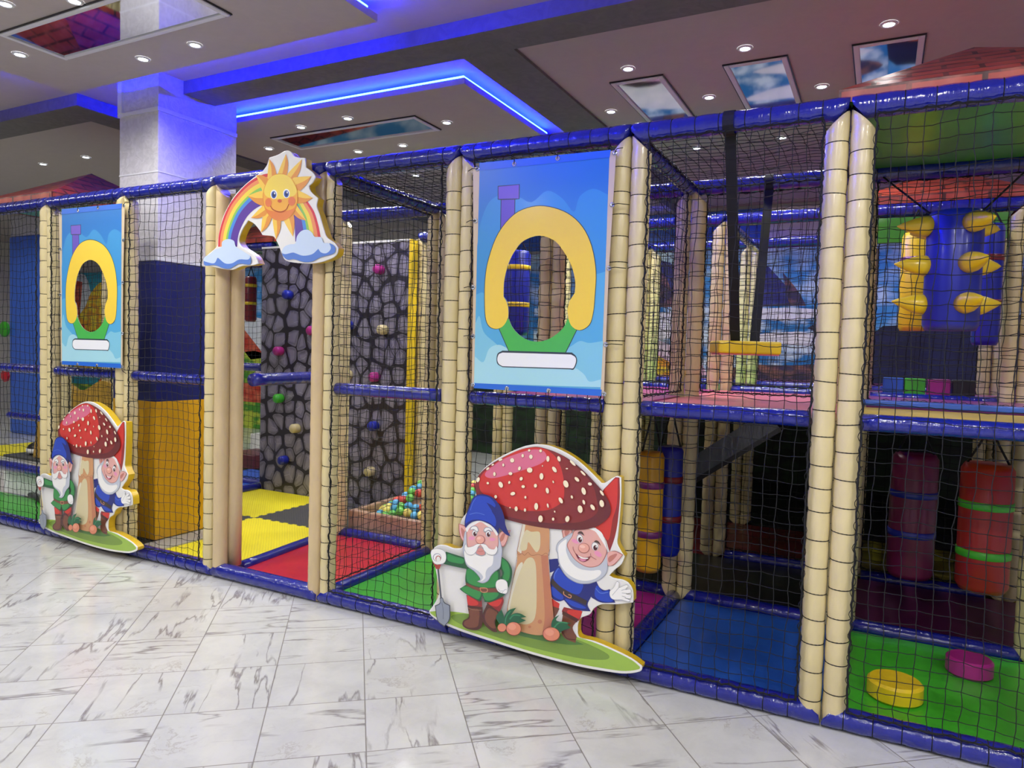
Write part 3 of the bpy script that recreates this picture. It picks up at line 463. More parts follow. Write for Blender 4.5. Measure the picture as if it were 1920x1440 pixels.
('white','s',[(-744,1076),(-740,980),(-699,925),(-618,894),(-557,869),(-514,824),(-545,774),(-489,816),(-486,877),(-461,929),(-411,972),(-398,1052),(-413,1110),(-525,1084),(-644,1074)]),
('skin_line','s',[(-727,1304),(-696,1349),(-614,1395),(-564,1411),(-490,1403),(-410,1371),(-360,1323),(-344,1255),(-347,1169),(-394,1119),(-644,1080),(-711,1113),(-730,1216)]),
('skin','s',[(-721,1305),(-692,1344),(-613,1390),(-564,1405),(-495,1398),(-416,1365),(-366,1321),(-351,1254),(-354,1168),(-398,1122),(-644,1084),(-705,1114),(-722,1217)]),
('white','s',[(-740,1318),(-654,1398),(-565,1421),(-456,1407),(-387,1361),(-348,1306,1),(-367,1286),(-415,1338),(-494,1376),(-562,1404),(-633,1363),(-692,1325),(-722,1274)]),
('pink','s',[(-627,1222),(-634,1209),(-653,1199),(-676,1195),(-696,1200),(-703,1211),(-696,1224),(-677,1235),(-654,1238),(-635,1233)]),
('pink','s',[(-380,1246),(-387,1235),(-405,1226),(-428,1222),(-446,1226),(-454,1235),(-447,1246),(-429,1255),(-406,1258),(-387,1255)]),
('line_grey','s',[(-598,1281),(-604,1259),(-619,1244),(-639,1242),(-655,1252),(-662,1271),(-656,1293),(-641,1308),(-621,1310),(-605,1300)]),
('white','s',[(-603,1278),(-608,1260),(-621,1247),(-637,1244),(-651,1253),(-657,1270),(-652,1289),(-639,1302),(-622,1304),(-609,1295)]),
('eye_brown','s',[(-607,1271),(-610,1256),(-620,1246),(-632,1245),(-642,1252),(-647,1265),(-643,1279),(-634,1289),(-621,1291),(-611,1284)]),
('white','s',[(-612,1280),(-613,1276),(-616,1272),(-620,1272),(-623,1274),(-624,1279),(-623,1283),(-620,1287),(-616,1287),(-613,1285)]),
('line_grey','s',[(-435,1297),(-440,1276),(-456,1261),(-475,1259),(-491,1269),(-498,1288),(-492,1309),(-477,1324),(-458,1327),(-442,1317)]),
('white','s',[(-440,1295),(-444,1276),(-457,1263),(-473,1261),(-487,1270),(-493,1287),(-488,1306),(-475,1318),(-459,1321),(-446,1312)]),
('eye_brown','s',[(-444,1287),(-447,1273),(-456,1263),(-468,1262),(-478,1269),(-483,1282),(-479,1296),(-470,1306),(-458,1307),(-448,1300)]),
('white','s',[(-449,1297),(-450,1292),(-453,1289),(-456,1288),(-459,1291),(-461,1295),(-460,1300),(-457,1303),(-453,1304),(-450,1301)]),
('line_grey','s',[(-689,1303),(-666,1344),(-607,1352),(-581,1316),(-598,1289),(-643,1309)]),
('white','s',[(-679,1307),(-660,1338),(-612,1346),(-591,1316),(-601,1299),(-641,1318)]),
('line_grey','s',[(-524,1321),(-498,1358),(-440,1359),(-413,1321),(-464,1328),(-504,1301)]),
('white','s',[(-514,1326),(-492,1352),(-445,1352),(-422,1325),(-464,1335),(-502,1312)]),
('line_grey','s',[(-572,1138),(-521,1132),(-487,1076),(-543,1045),(-611,1060),(-597,1105)]),
('lip','s',[(-566,1131),(-526,1124),(-497,1078),(-543,1054),(-602,1067),(-589,1104)]),
('skin_line',4,[(-589,1093),(-555,1092),(-520,1103)]),
('line_dk2','s',[(-738,1146),(-713,1115),(-646,1134),(-600,1165),(-552,1175),(-583,1134),(-602,1085),(-653,1037),(-716,1041),(-749,1090)]),
('white','s',[(-734,1143),(-710,1113),(-645,1132),(-601,1161),(-555,1170),(-586,1133),(-604,1086),(-653,1042),(-713,1044),(-745,1090)]),
('line_dk2','s',[(-559,1173),(-495,1178),(-448,1141),(-387,1141),(-360,1182),(-349,1138),(-380,1084),(-446,1074),(-503,1105),(-527,1143)]),
('white','s',[(-555,1170),(-493,1174),(-448,1141),(-389,1141),(-363,1179),(-352,1138),(-383,1088),(-446,1078),(-501,1106),(-524,1142)]),
('skin_line','s',[(-502,1225),(-512,1196),(-540,1175),(-574,1170),(-603,1182),(-615,1208),(-605,1238),(-577,1259),(-542,1264),(-514,1251)]),
('nose','s',[(-509,1226),(-518,1200),(-543,1181),(-574,1176),(-600,1188),(-610,1211),(-601,1237),(-576,1256),(-545,1260),(-520,1249)]),
('nose_hi','s',[(-551,1238),(-553,1229),(-563,1221),(-578,1216),(-590,1217),(-597,1223),(-594,1231),(-584,1240),(-570,1244),(-557,1243)]),
('navy','s',[(-753,1340,1),(-750,1406),(-727,1488),(-689,1581),(-661,1645),(-603,1687),(-524,1701),(-436,1685),(-367,1638),(-317,1576),(-291,1520),(-275,1471),(-263,1412),(-233,1349),(-201,1304,1),(-260,1319),(-309,1355),(-339,1380,1),(-344,1305,1),(-377,1345),(-436,1388),(-515,1412),(-575,1417),(-654,1393),(-712,1350),(-738,1315,1)]),
('blue','s',[(-741,1364),(-735,1435),(-698,1527),(-660,1619),(-612,1668),(-524,1683),(-445,1667),(-385,1601),(-431,1544),(-393,1489),(-374,1431),(-389,1382),(-456,1412),(-555,1428),(-654,1415),(-713,1383)]),
('navy','s',[(-497,1620,1),(-413,1589),(-363,1536),(-370,1458),(-401,1505),(-431,1544)]),
('blue_lt',6,[(-696,1466),(-607,1495),(-513,1486)]),
('blue_lt',5,[(-687,1511),(-660,1593),(-622,1650)]),
('leaf_dark','s',[(-343,439),(-283,529,1),(-246,450),(-239,356),(-297,370)]),
('leaf_dark','s',[(-258,370),(-242,468),(-197,537),(-113,579,1),(-158,510),(-194,443),(-210,371)]),
('leaf',12,[(-235,383),(-223,463),(-177,532)]),
('leaf_dark','s',[(-211,379),(-185,470),(-130,517),(-64,529),(7,507,1),(-53,484),(3,472,1),(-61,435),(-154,399)]),
('leaf',14,[(-184,445),(-138,497),(-63,507)]),
('spot_line','s',[(-216,350),(-226,320),(-252,298),(-285,291),(-312,302),(-323,328),(-314,357),(-288,379),(-255,386),(-227,375)]),
('rock','s',[(-221,351),(-230,325),(-253,304),(-284,298),(-309,308),(-319,331),(-310,358),(-286,378),(-256,384),(-231,374)]),
('spot_line','s',[(-46,362),(-69,318),(-116,288),(-170,284),(-211,307),(-222,349),(-199,394),(-152,423),(-98,427),(-58,403)]),
('rock','s',[(-52,363),(-73,322),(-117,294),(-168,291),(-206,312),(-216,351),(-195,393),(-151,420),(-100,423),(-63,402)]),
('rock_hi','s',[(-107,375),(-120,354),(-145,341),(-174,340),(-195,352),(-200,373),(-187,394),(-162,407),(-133,407),(-112,395)]),
('leaf_dark','s',[(286,471),(303,547),(369,601,1),(342,537),(505,547,1),(458,524),(497,497,1),(413,452),(357,404),(317,423)]),
('leaf',13,[(316,459),(372,525),(458,538)]),
('spot_line','s',[(383,395),(360,351),(310,322),(251,317),(207,340),(194,382),(217,427),(268,456),(327,460),(370,437)]),
('rock','s',[(377,397),(355,356),(308,329),(253,324),(212,346),(200,384),(222,426),(269,453),(324,457),(365,435)]),
('rock_hi','s',[(317,405),(304,384),(278,371),(248,370),(226,382),(221,403),(233,424),(260,437),(289,438),(311,425)])]
GNOME_OUT=[(60,2262),(192,2256),(360,2203),(508,2124),(636,2028),(736,1944,1),(779,1953),(846,2001),(896,2031,1),(927,2023,1),(933,1871),(927,1673),(917,1491),(912,1391),(949,1322),(990,1271,1),(962,1200),(896,1131),(838,1060,1),(899,1040),(985,1039),(1045,1016),(1084,958),(1093,852,1),(942,807),(787,777),(701,718),(659,651),(572,599),(538,532),(536,429,1),(570,385),(714,382),(908,348),(1097,300),(1203,250,1),(1185,204),(1052,153),(881,129),(526,108),(56,115),(-445,148),(-825,179),(-1045,218),(-1180,267),(-1208,305,1),(-1150,387),(-1097,482),(-1081,561),(-1115,707),(-1152,852),(-1173,943),(-1168,1010),(-1113,1052),(-1026,1066),(-916,1049),(-820,1064,1),(-789,1115),(-806,1186),(-838,1329,1),(-808,1398),(-737,1490),(-697,1568),(-654,1665),(-658,1792),(-613,1896),(-503,2007),(-345,2111),(-150,2209),(-35,2248)]
SUN_ART=[('rb_red','s',[(-810,4442,1),(-799,4596),(-728,4785),(-609,4970),(-424,5130),(-238,5237),(-54,5293),(66,5304,1),(67,5266,1),(-48,5256),(-222,5204),(-401,5103),(-578,4952),(-693,4775),(-763,4593),(-775,4440,1)]),
('rb_orange','s',[(-775,4440,1),(-763,4593),(-693,4775),(-578,4952),(-401,5103),(-222,5204),(-48,5256),(67,5266,1),(68,5213,1),(-38,5205),(-199,5159),(-368,5066),(-534,4926),(-645,4760),(-713,4589),(-725,4438,1)]),
('rb_yellow','s',[(-725,4438,1),(-713,4589),(-645,4760),(-534,4926),(-368,5066),(-199,5159),(-38,5205),(68,5213,1),(69,5152,1),(-28,5147),(-174,5107),(-331,5023),(-484,4897),(-590,4743),(-656,4584),(-669,4436,1)]),
('rb_green','s',[(-669,4436,1),(-656,4584),(-590,4743),(-484,4897),(-331,5023),(-174,5107),(-28,5147),(69,5152,1),(70,5114,1),(-21,5110),(-158,5074),(-308,4997),(-454,4878),(-555,4733),(-620,4581),(-634,4435,1)]),
('rb_blue','s',[(-634,4435,1),(-620,4581),(-555,4733),(-454,4878),(-308,4997),(-158,5074),(-21,5110),(70,5114,1),(71,5061,1),(-11,5059),(-136,5028),(-276,4959),(-411,4853),(-507,4719),(-570,4577),(-585,4433,1)]),
('rb_purple','s',[(-585,4433,1),(-570,4577),(-507,4719),(-411,4853),(-276,4959),(-136,5028),(-11,5059),(71,5061,1),(73,4923,1),(13,4928),(-78,4912),(-193,4864),(-301,4788),(-385,4682),(-444,4567),(-461,4427,1)]),
('rb_red','s',[(626,5033,1),(721,4911),(821,4789),(890,4628),(929,4485,1),(890,4481,1),(854,4619),(791,4775),(699,4893),(610,5009,1)]),
('rb_orange','s',[(610,5009,1),(699,4893),(791,4775),(854,4619),(890,4481,1),(835,4475,1),(804,4607),(749,4755),(668,4868),(587,4976,1)]),
('rb_yellow','s',[(587,4976,1),(668,4868),(749,4755),(804,4607),(835,4475,1),(772,4469,1),(746,4594),(700,4733),(632,4839),(560,4937,1)]),
('rb_green','s',[(560,4937,1),(632,4839),(700,4733),(746,4594),(772,4469,1),(732,4465,1),(709,4585),(670,4719),(609,4821),(543,4913,1)]),
('rb_blue','s',[(543,4913,1),(609,4821),(670,4719),(709,4585),(732,4465,1),(676,4460,1),(658,4573),(627,4699),(578,4795),(520,4878,1)]),
('rb_purple','s',[(520,4878,1),(578,4795),(627,4699),(658,4573),(676,4460,1),(531,4445,1),(525,4541),(516,4648),(497,4729),(459,4790,1)]),
('ray_edge','s',[(81,5478,1),(63,5349),(53,5224,1),(280,4995,1),(204,5287,1),(165,5391)]),
('ray','s',[(81,5478,1),(63,5349),(53,5224,1),(280,4995,1),(129,5255,1),(116,5371)]),
('ray_edge','s',[(358,5511,1),(286,5393),(223,5274,1),(280,4995,1),(385,5281,1),(397,5397)]),
('ray','s',[(358,5511,1),(286,5393),(223,5274,1),(280,4995,1),(304,5278,1),(344,5395)]),
('ray_edge','s',[(619,5422,1),(502,5350),(392,5273,1),(280,4995,1),(526,5195,1),(594,5296)]),
('ray','s',[(619,5422,1),(502,5350),(392,5273,1),(280,4995,1),(459,5234,1),(550,5322)]),
('ray_edge','s',[(775,5208,1),(630,5216),(487,5216,1),(280,4995,1),(577,5039,1),(686,5106)]),
('ray','s',[(775,5208,1),(630,5216),(487,5216,1),(280,4995,1),(532,5128,1),(659,5159)]),
('ray_edge','s',[(804,4949,1),(686,5007),(566,5059,1),(280,4995,1),(555,4899,1),(679,4905)]),
('ray','s',[(804,4949,1),(686,5007),(566,5059,1),(280,4995,1),(561,4979,1),(682,4954)]),
('ray_edge','s',[(704,4689,1),(622,4799),(536,4902,1),(280,4995,1),(488,4783,1),(590,4718)]),
('ray','s',[(704,4689,1),(622,4799),(536,4902,1),(280,4995,1),(512,4843,1),(605,4756)]),
('ray_edge','s',[(494,4509,1),(412,4608),(337,4712,1),(280,4995,1),(500,4788,1),(518,4658)]),
('ray','s',[(494,4509,1),(412,4608),(337,4712,1),(280,4995,1),(419,4750,1),(467,4634)]),
('ray_edge','s',[(216,4486,1),(178,4611),(152,4734,1),(280,4995,1),(293,4715,1),(281,4597)]),
('ray','s',[(216,4486,1),(178,4611),(152,4734,1),(280,4995,1),(223,4724,1),(233,4604)]),
('ray_edge','s',[(-39,4586,1),(-30,4694),(-12,4798,1),(280,4995,1),(129,4730,1),(69,4647)]),
('ray','s',[(-39,4586,1),(-30,4694),(-12,4798,1),(280,4995,1),(59,4764,1),(22,4669)]),
('ray_edge','s',[(-218,4775,1),(-112,4851),(-5,4918,1),(280,4995,1),(33,4790,1),(-85,4763)]),
('ray','s',[(-218,4775,1),(-112,4851),(-5,4918,1),(280,4995,1),(14,4854,1),(-98,4805)]),
('ray_edge','s',[(-278,5053,1),(-147,5082),(-18,5102,1),(280,4995,1),(-14,4908,1),(-145,4960)]),
('ray','s',[(-278,5053,1),(-147,5082),(-18,5102,1),(280,4995,1),(-16,5005,1),(-146,5019)]),
('ray_edge','s',[(-134,5298,1),(-69,5175),(-2,5060,1),(280,4995,1),(68,5239,1),(-26,5286)]),
('ray','s',[(-134,5298,1),(-69,5175),(-2,5060,1),(280,4995,1),(33,5149,1),(-47,5232)]),
('sun_line','s',[(568,4974),(517,4811),(375,4715),(195,4726),(44,4841),(-16,5017),(38,5184),(185,5277),(365,5262),(510,5146)]),
('sun3','s',[(559,4975),(540,4870),(482,4783),(393,4728),(286,4713),(176,4741),(82,4808),(17,4905),(-7,5016),(13,5124),(74,5211),(167,5265),(275,5277),(383,5246),(475,5178),(536,5083)]),
('sun2','s',[(-2,5060),(24,5156),(97,5247),(216,5278),(334,5268),(451,5217),(532,5115),(556,5018),(551,4912),(487,4842),(284,4823),(74,4858),(8,4939)]),
('sun1','s',[(7,5081),(39,5165),(112,5246),(216,5275),(334,5264),(437,5218),(518,5116),(547,5040),(484,4991),(281,4974),(72,5011)]),
('white','s',[(229,5034),(219,5001),(191,4983),(156,4985),(128,5008),(116,5042),(126,5074),(154,5093),(189,5090),(218,5067)]),
('sun_eye','s',[(215,5030),(207,5006),(187,4991),(161,4993),(140,5010),(131,5037),(139,5061),(159,5076),(185,5074),(206,5056)]),
('sun_pupil','s',[(195,5030),(191,5015),(180,5006),(167,5007),(155,5017),(151,5033),(155,5048),(166,5056),(179,5055),(191,5045)]),
('white','s',[(197,5049),(195,5041),(190,5037),(183,5038),(178,5043),(176,5051),(178,5058),(183,5062),(189,5062),(194,5057)]),
('white','s',[(437,5029),(427,4997),(400,4979),(366,4981),(338,5003),(327,5037),(337,5069),(364,5087),(398,5084),(426,5062)]),
('sun_eye','s',[(423,5025),(416,5001),(396,4987),(370,4989),(350,5006),(341,5032),(349,5056),(369,5070),(394,5068),(415,5051)]),
('sun_pupil','s',[(404,5025),(400,5010),(389,5001),(376,5002),(365,5013),(360,5028),(364,5043),(375,5051),(389,5050),(400,5040)]),
('white','s',[(405,5044),(403,5036),(398,5032),(392,5033),(387,5038),(385,5045),(387,5053),(392,5057),(398,5057),(403,5052)]),
('sun_cheek','s',[(139,4941),(129,4909),(103,4892),(69,4894),(41,4915),(31,4948),(40,4979),(67,4997),(101,4995),(128,4973)]),
('sun_cheek','s',[(529,4929),(518,4898),(490,4880),(454,4882),(425,4904),(413,4938),(424,4969),(452,4988),(488,4985),(517,4963)]),
('sun_nose','s',[(309,4948),(303,4937),(285,4930),(263,4932),(245,4941),(238,4953),(245,4965),(262,4971),(284,4969),(302,4961)]),
('sun_mouth',12,[(122,4901),(167,4852),(284,4816),(379,4838),(425,4902)]),
('cloud_blue','s',[(319,4336,1),(497,4329),(670,4290),(907,4366),(949,4322),(1058,4359),(1077,4405,1),(1141,4377),(1166,4334),(1141,4281),(951,4247),(813,4199),(672,4198),(528,4235),(412,4235),(341,4281)]),
('cloud','s',[(325,4325),(358,4388),(452,4416),(539,4423),(566,4507),(636,4568),(735,4578),(806,4538),(848,4489),(945,4479),(988,4414),(1070,4400),(1099,4337),(1032,4288),(949,4301),(907,4345,1),(811,4285),(670,4272),(556,4303),(498,4316),(382,4301)]),
('cloud_blue','s',[(-1071,4296,1),(-866,4295),(-701,4295),(-538,4244),(-379,4284),(-211,4297,1),(-199,4233),(-236,4193),(-410,4210),(-569,4155),(-699,4162),(-865,4207),(-1041,4206)]),
('cloud','s',[(-1067,4273),(-1042,4318),(-950,4350),(-851,4404),(-736,4433),(-721,4501),(-623,4530),(-510,4503),(-477,4434),(-413,4397),(-285,4337),(-219,4301),(-253,4257),(-410,4263),(-538,4219),(-667,4223),(-803,4304,1),(-865,4230),(-999,4248)])]
SUN_OUT=[(343,5544),(423,5528),(489,5463,1),(568,5439),(658,5430,1),(670,5319,1),(777,5250),(826,5195,1),(779,5137),(724,5105,1),(739,5046),(796,4989),(869,4942,1),(848,4850),(898,4742),(957,4593),(1014,4475),(1124,4408),(1190,4344,1),(1168,4272),(1061,4224),(855,4187),(601,4195),(383,4231),(315,4314),(262,4414),(208,4497,1),(155,4538),(-19,4560,1),(-73,4626),(-167,4708),(-277,4759,1),(-377,4653),(-443,4522),(-397,4430),(-286,4370),(-160,4299),(-94,4208,1),(-220,4190),(-378,4189),(-537,4148),(-699,4158),(-898,4193),(-1050,4220),(-1081,4285),(-1001,4340),(-884,4405),(-819,4459),(-804,4573),(-741,4775),(-645,4927),(-519,5065),(-362,5175),(-207,5257),(-85,5312),(-25,5339),(49,5414),(81,5489,1),(212,5506)]
BANNER_ART=[('ban_edge','s',[(-749,5134,1),(835,5153,1),(795,2799,1),(-702,2812,1)]),
('ban_sky2','s',[(-681,4299,1),(-648,4540),(-550,4756),(-391,4824),(-210,4791),(-53,4721),(116,4824),(288,4735),(417,4594),(473,4741),(612,4805),(767,4737,1),(768,4350,1),(766,3606,1),(763,2873,1),(-674,2844,1)]),
('ban_sky3','s',[(-679,3789,1),(-590,3809),(-469,3686),(-345,3404),(-5,3291),(335,3375),(473,3606),(507,3796),(603,3945),(765,3997,1),(766,3606,1),(763,2873,1),(-674,2844,1)]),
('ban_sky4','s',[(-679,3482,1),(-630,3564),(-577,3402),(-457,3302),(-224,3166),(216,3159),(423,3261),(524,3320),(626,3303),(770,3325,1),(763,2873,1),(-674,2844,1)]),
('ban_sky5','s',[(-673,3133,1),(-567,3075),(-501,3219),(-387,3263),(-271,3225),(88,3096),(430,3069),(576,2998),(640,2924),(760,2949,1),(759,2873,1),(-674,2844,1)]),
('line_dk3','s',[(-451,4918,1),(-194,4915,1),(-191,4764,1),(-240,4762,1),(-236,4438,1),(-406,4367,1),(-412,4770,1),(-447,4776,1)]),
('chimney2','s',[(-403,4769,1),(-249,4762,1),(-243,4439,1),(-397,4377,1)]),
('chimney','s',[(-442,4909,1),(-203,4908,1),(-200,4770,1),(-438,4782,1)]),
('line_dk3','s',[(-392,3428,1),(-271,3556,1),(81,3332,1),(387,3558,1),(495,3431,1),(377,3190,1),(-263,3187,1)]),
('green_ban','s',[(-383,3428,1),(-270,3546,1),(81,3332,1),(388,3548,1),(485,3428,1),(371,3198,1),(-257,3195,1)]),
('line_dk3','s',[(-351,3765,1),(-314,3714),(-291,3643),(-291,3542),(-352,3450),(-440,3425),(-528,3469),(-568,3602),(-578,3931),(-539,4175),(-430,4434),(-252,4614),(-53,4680),(143,4669),(359,4586),(520,4443),(623,4248),(676,4001),(673,3755),(662,3603),(626,3479),(525,3423),(430,3472),(387,3603),(407,3709),(454,3796,1),(405,3873,1),(51,4194,1),(-297,3885,1)]),
('yellow_ban','s',[(-346,3766,1),(-310,3716),(-287,3645),(-286,3545),(-347,3455),(-434,3430),(-521,3473),(-560,3605),(-570,3930),(-531,4172),(-424,4428),(-249,4607),(-52,4672),(143,4661),(356,4579),(515,4437),(616,4245),(669,4000),(666,3756),(656,3606),(620,3483),(520,3427),(426,3476),(384,3606),(403,3711),(449,3796,1),(401,3873,1),(51,4191,1),(-293,3885,1)]),
('line_dk3','s',[(-407,3110),(-395,3171),(-339,3203,1),(446,3204,1),(492,3167),(503,3110),(472,3038),(431,3036,1),(-333,3030,1),(-392,3060)]),
('white_ban','s',[(-398,3111),(-383,3162),(-338,3183,1),(438,3184,1),(485,3157),(492,3109),(468,3051),(430,3046,1),(-334,3040,1),(-380,3065)]),
('hem_blue','s',[(-679,5176,1),(781,5162,1),(772,5090,1),(-682,5095,1)]),
('hem_blue','s',[(-672,2848,1),(773,2851,1),(770,2787,1),(-672,2793,1)])]
BANNER_OUT=[(-759,5135,1),(835,5153,1),(801,3978,1),(795,2799,1),(-702,2812,1),(-719,4015,1)]
BANNER_HOLE=[(-346,3766,1),(-344,3926),(-300,4104),(-225,4240),(-128,4335),(45,4379),(218,4319),(327,4200),(411,4064),(456,3910),(456,3796,1),(403,3711),(383,3615),(392,3544,1),(337,3442),(209,3344),(60,3304),(-95,3338),(-221,3436),(-282,3545,1),(-285,3645),(-310,3726)]
BANNER_BLUE=[(-677,5111,1),(769,5148,1),(761,2798,1),(-673,2803,1)]
GROMMETS=[(-701,5115),(-263,5125),(223,5136),(823,5127),(816,4635),(805,4028),(799,3290),(799,2809),(206,2811),(-274,2808),(-688,2827),(-704,3346),(-717,3868),(-708,4570)]

PAL=dict(grass_light='#9dc04c',grass_mid='#7a9a40',grass_dark='#4f7a3c',hat_dark='#93302d',red='#d03a32',red_dark='#93302f',brown='#7a4a38',brown_dark='#54302a',brown_lt='#a57a60',navy='#222a78',blue='#2546b8',blue_lt='#5a7ad0',black_brown='#3c3030',copper='#cf9068',skin='#e2aba2',skin_line='#a8665c',skin_dark='#c07a6c',line_grey='#9a9faa',beard_grey='#c0c5d0',white='#f0efec',board='#e6e5e2',pink='#e796b8',pink_dark='#d987a0',eye_brown='#4e2228',brow='#54403c',nose='#e8a898',nose_hi='#f4c4b4',mouth='#7a2f38',stem='#cc9668',stem_pale='#ded8c4',stem_dark='#c07c5a',stem_light='#d6caa0',stem_line='#9a6244',cap_edge='#6a2a2c',cap_dark='#86302f',cap_red='#ce3a33',cap_pink='#d8708c',spot='#f4e8c8',spot_line='#8a3a30',green='#38904a',green_dark='#255c38',iron='#3c3e4a',iron_lt='#6a6c7a',steel='#8e96a4',steel_lt='#6c7482',line_dk='#40444e',line_dk2='#8c90a0',shovel_red='#a83c36',lip='#d68f88',leaf_dark='#22603f',leaf='#3c8a5c',rock='#dd8a68',rock_hi='#e89c7c',
 rb_red='#d23c46',rb_orange='#e8915c',rb_yellow='#ecd450',rb_green='#8cc45a',rb_blue='#4a8ad8',rb_purple='#5c3c98',ray='#f2c850',ray_edge='#e09440',sun_line='#d88a30',sun1='#f0d458',sun2='#ecac40',sun3='#e0803c',sun_eye='#3a5aa8',sun_pupil='#1c2a5a',sun_cheek='#e07a48',sun_nose='#cc5c34',sun_mouth='#a8401e',cloud='#c4d6ee',cloud_blue='#5a80cc',
 ban_edge='#cdbb9c',ban_blue='#2d7ed0',ban_sky2='#3a90cc',ban_sky3='#52a6d4',ban_sky4='#7cc0da',ban_sky5='#a2d4e2',line_dk3='#2c3a48',chimney='#7058c0',chimney2='#6450b8',green_ban='#46b04c',yellow_ban='#ecca40',white_ban='#e8eaee',hem_blue='#2468d0')
PM={}
def pmat(k):
    if k not in PM:
        m,t,b=nt('print_'+k); b.inputs['Base Color'].default_value=lin(PAL[k]); b.inputs['Roughness'].default_value=.38; b.inputs['Coat Weight'].default_value=.25; b.inputs['Coat Roughness'].default_value=.15; PM[k]=m
    return PM[k]
def art_mesh(name,art,step=.00022):
    mb=MB(); keys=[]
    for li,(col,mode,pts) in enumerate(art):
        if col not in keys: keys.append(col)
        mi=keys.index(col); y=-.0004-li*step/2
        P=[(p[0]*U,p[1]*U)+tuple(p[2:]) for p in pts]
        if mode=='s': mb.poly(smooth_poly(P,4),mi,y)
        else:
            w2=mode*U/2; Q=smooth_poly(P,4,False); A=[];B=[]
            for i,q in enumerate(Q):
                a=Q[max(0,i-1)]; b=Q[min(len(Q)-1,i+1)]; dx,dz=b[0]-a[0],b[1]-a[1]; n=math.hypot(dx,dz) or 1; A.append((q[0]-dz/n*w2,q[1]+dx/n*w2)); B.append((q[0]+dz/n*w2,q[1]-dx/n*w2))
            for i in range(len(Q)-1):
                mb.add([(A[i][0],y,A[i][1]),(B[i][0],y,B[i][1]),(B[i+1][0],y,B[i+1][1]),(A[i+1][0],y,A[i+1][1])],[(0,1,2,3)],mi)
    return mb.mesh(name,[pmat(k) for k in keys])
# ---------------- grid
W=.96; ROW=[0,1.23,2.35,3.6]; H=2.66; MID=1.35
def X(k): return W*(k-3)
BAY={-2:'outermost bay',-1:'far-left bay',0:'left banner bay',1:'padded pillar bay',2:'rainbow doorway',3:'net bay right of the doorway',4:'big banner bay',5:'swing seat bay',6:'rightmost bay',7:'bay past the right edge'}
ROWN=['front face','second row','third row','back row']
# ================= the room
FX0,FX1,FY0,FY1,CZ=-14.0,9.0,-7.0,6.3,3.65
struct('floor',MB().box((FX0,FY0,-.1),(FX1,FY1,0)),MARBLE)
struct('ceiling',MB().box((FX0,FY0,CZ),(FX1,FY1,CZ+.1)),PL_CEIL)
struct('wall_back',MB().box((FX0,FY1,0),(FX1,FY1+.1,CZ)),PL_WALL)
struct('wall_left',MB().box((FX0-.1,FY0,0),(FX0,FY1,CZ)),PL_WALL)
struct('wall_right',MB().box((FX1,FY0,0),(FX1+.1,FY1,CZ)),PL_WALL)
struct('wall_front',MB().box((FX0,FY0-.1,0),(FX1,FY0,CZ)),PL_WALL)
BZ=3.55
# beams (darker plaster)
struct('trim_1',MB().box((-1.94,.48,BZ),(FX1,.78,CZ)),PL_BEAM)
struct('trim_2',MB().box((.46,.78,BZ),(.84,FY1,CZ)),PL_BEAM)
struct('trim_3',MB().box((FX0,.30,BZ),(-3.03,.62,CZ)),PL_BEAM)
struct('trim_4',MB().box((-3.35,.62,BZ),(-3.03,FY1,CZ)),PL_BEAM)
struct('trim_5',MB().box((-10.2,2.6,BZ-.02),(-3.35,2.9,CZ)),PL_BEAM)
struct('trim_6',MB().box((-10.2,3.7,BZ-.02),(-3.35,4.0,CZ)),PL_BEAM)
# lowered ceiling panels: front panel, middle panel, right field, left field
def panel(name,x0,y0,x1,y1,z0,z1): return struct(name,MB().box((x0,y0,z0),(x1,y1,z1)),PL_CEIL)
panel('trim_7',-2.78,-3.2,.27,.10,3.545,3.59)
panel('trim_8',-2.95,1.15,.24,4.9,3.545,3.59)
panel('trim_9',.84,.78,FX1,FY1,3.57,CZ)
panel('trim_10',-10.2,.62,-3.35,FY1,3.585,CZ)
panel('trim_11',-9.5,-3.2,-4.2,-.25,3.545,3.59)
panel('trim_12',1.6,-6.4,7.5,-1.2,3.545,3.59)
panel('trim_13',-6.5,-6.6,.6,-3.9,3.545,3.59)
# led strips in the coves
def led(name,a,b,label,r=.011):
    o=link(name,MB().tube([a,b],r,6).mesh(name,LED)); tag(o,label,'led strip'); return o
def led_l(name,pts,label,r=.009):
    o=link(name,MB().tube(pts,r,6).mesh(name,LED)); tag(o,label,'led strip'); return o
led_l('led_strip',[(-2.93,1.166,3.602),(.224,1.166,3.602),(.224,2.62,3.602)],'bright blue led strip bent around the corner of the middle ceiling panel')
led_l('led_strip',[(.254,-3.1,3.602),(.254,.02,3.602)],'short blue led strip at the top edge of the view, on the near ceiling panel',.009)
led_l('led_strip',[(-2.72,.02,3.61),(.1,.02,3.61)],'dim blue led strip hidden above the near ceiling panel, in front of the beam',.003)
led_l('led_strip',[(-2.74,-2.9,3.61),(-2.74,.0,3.61)],'dim blue led strip over the left edge of the near ceiling panel',.003)
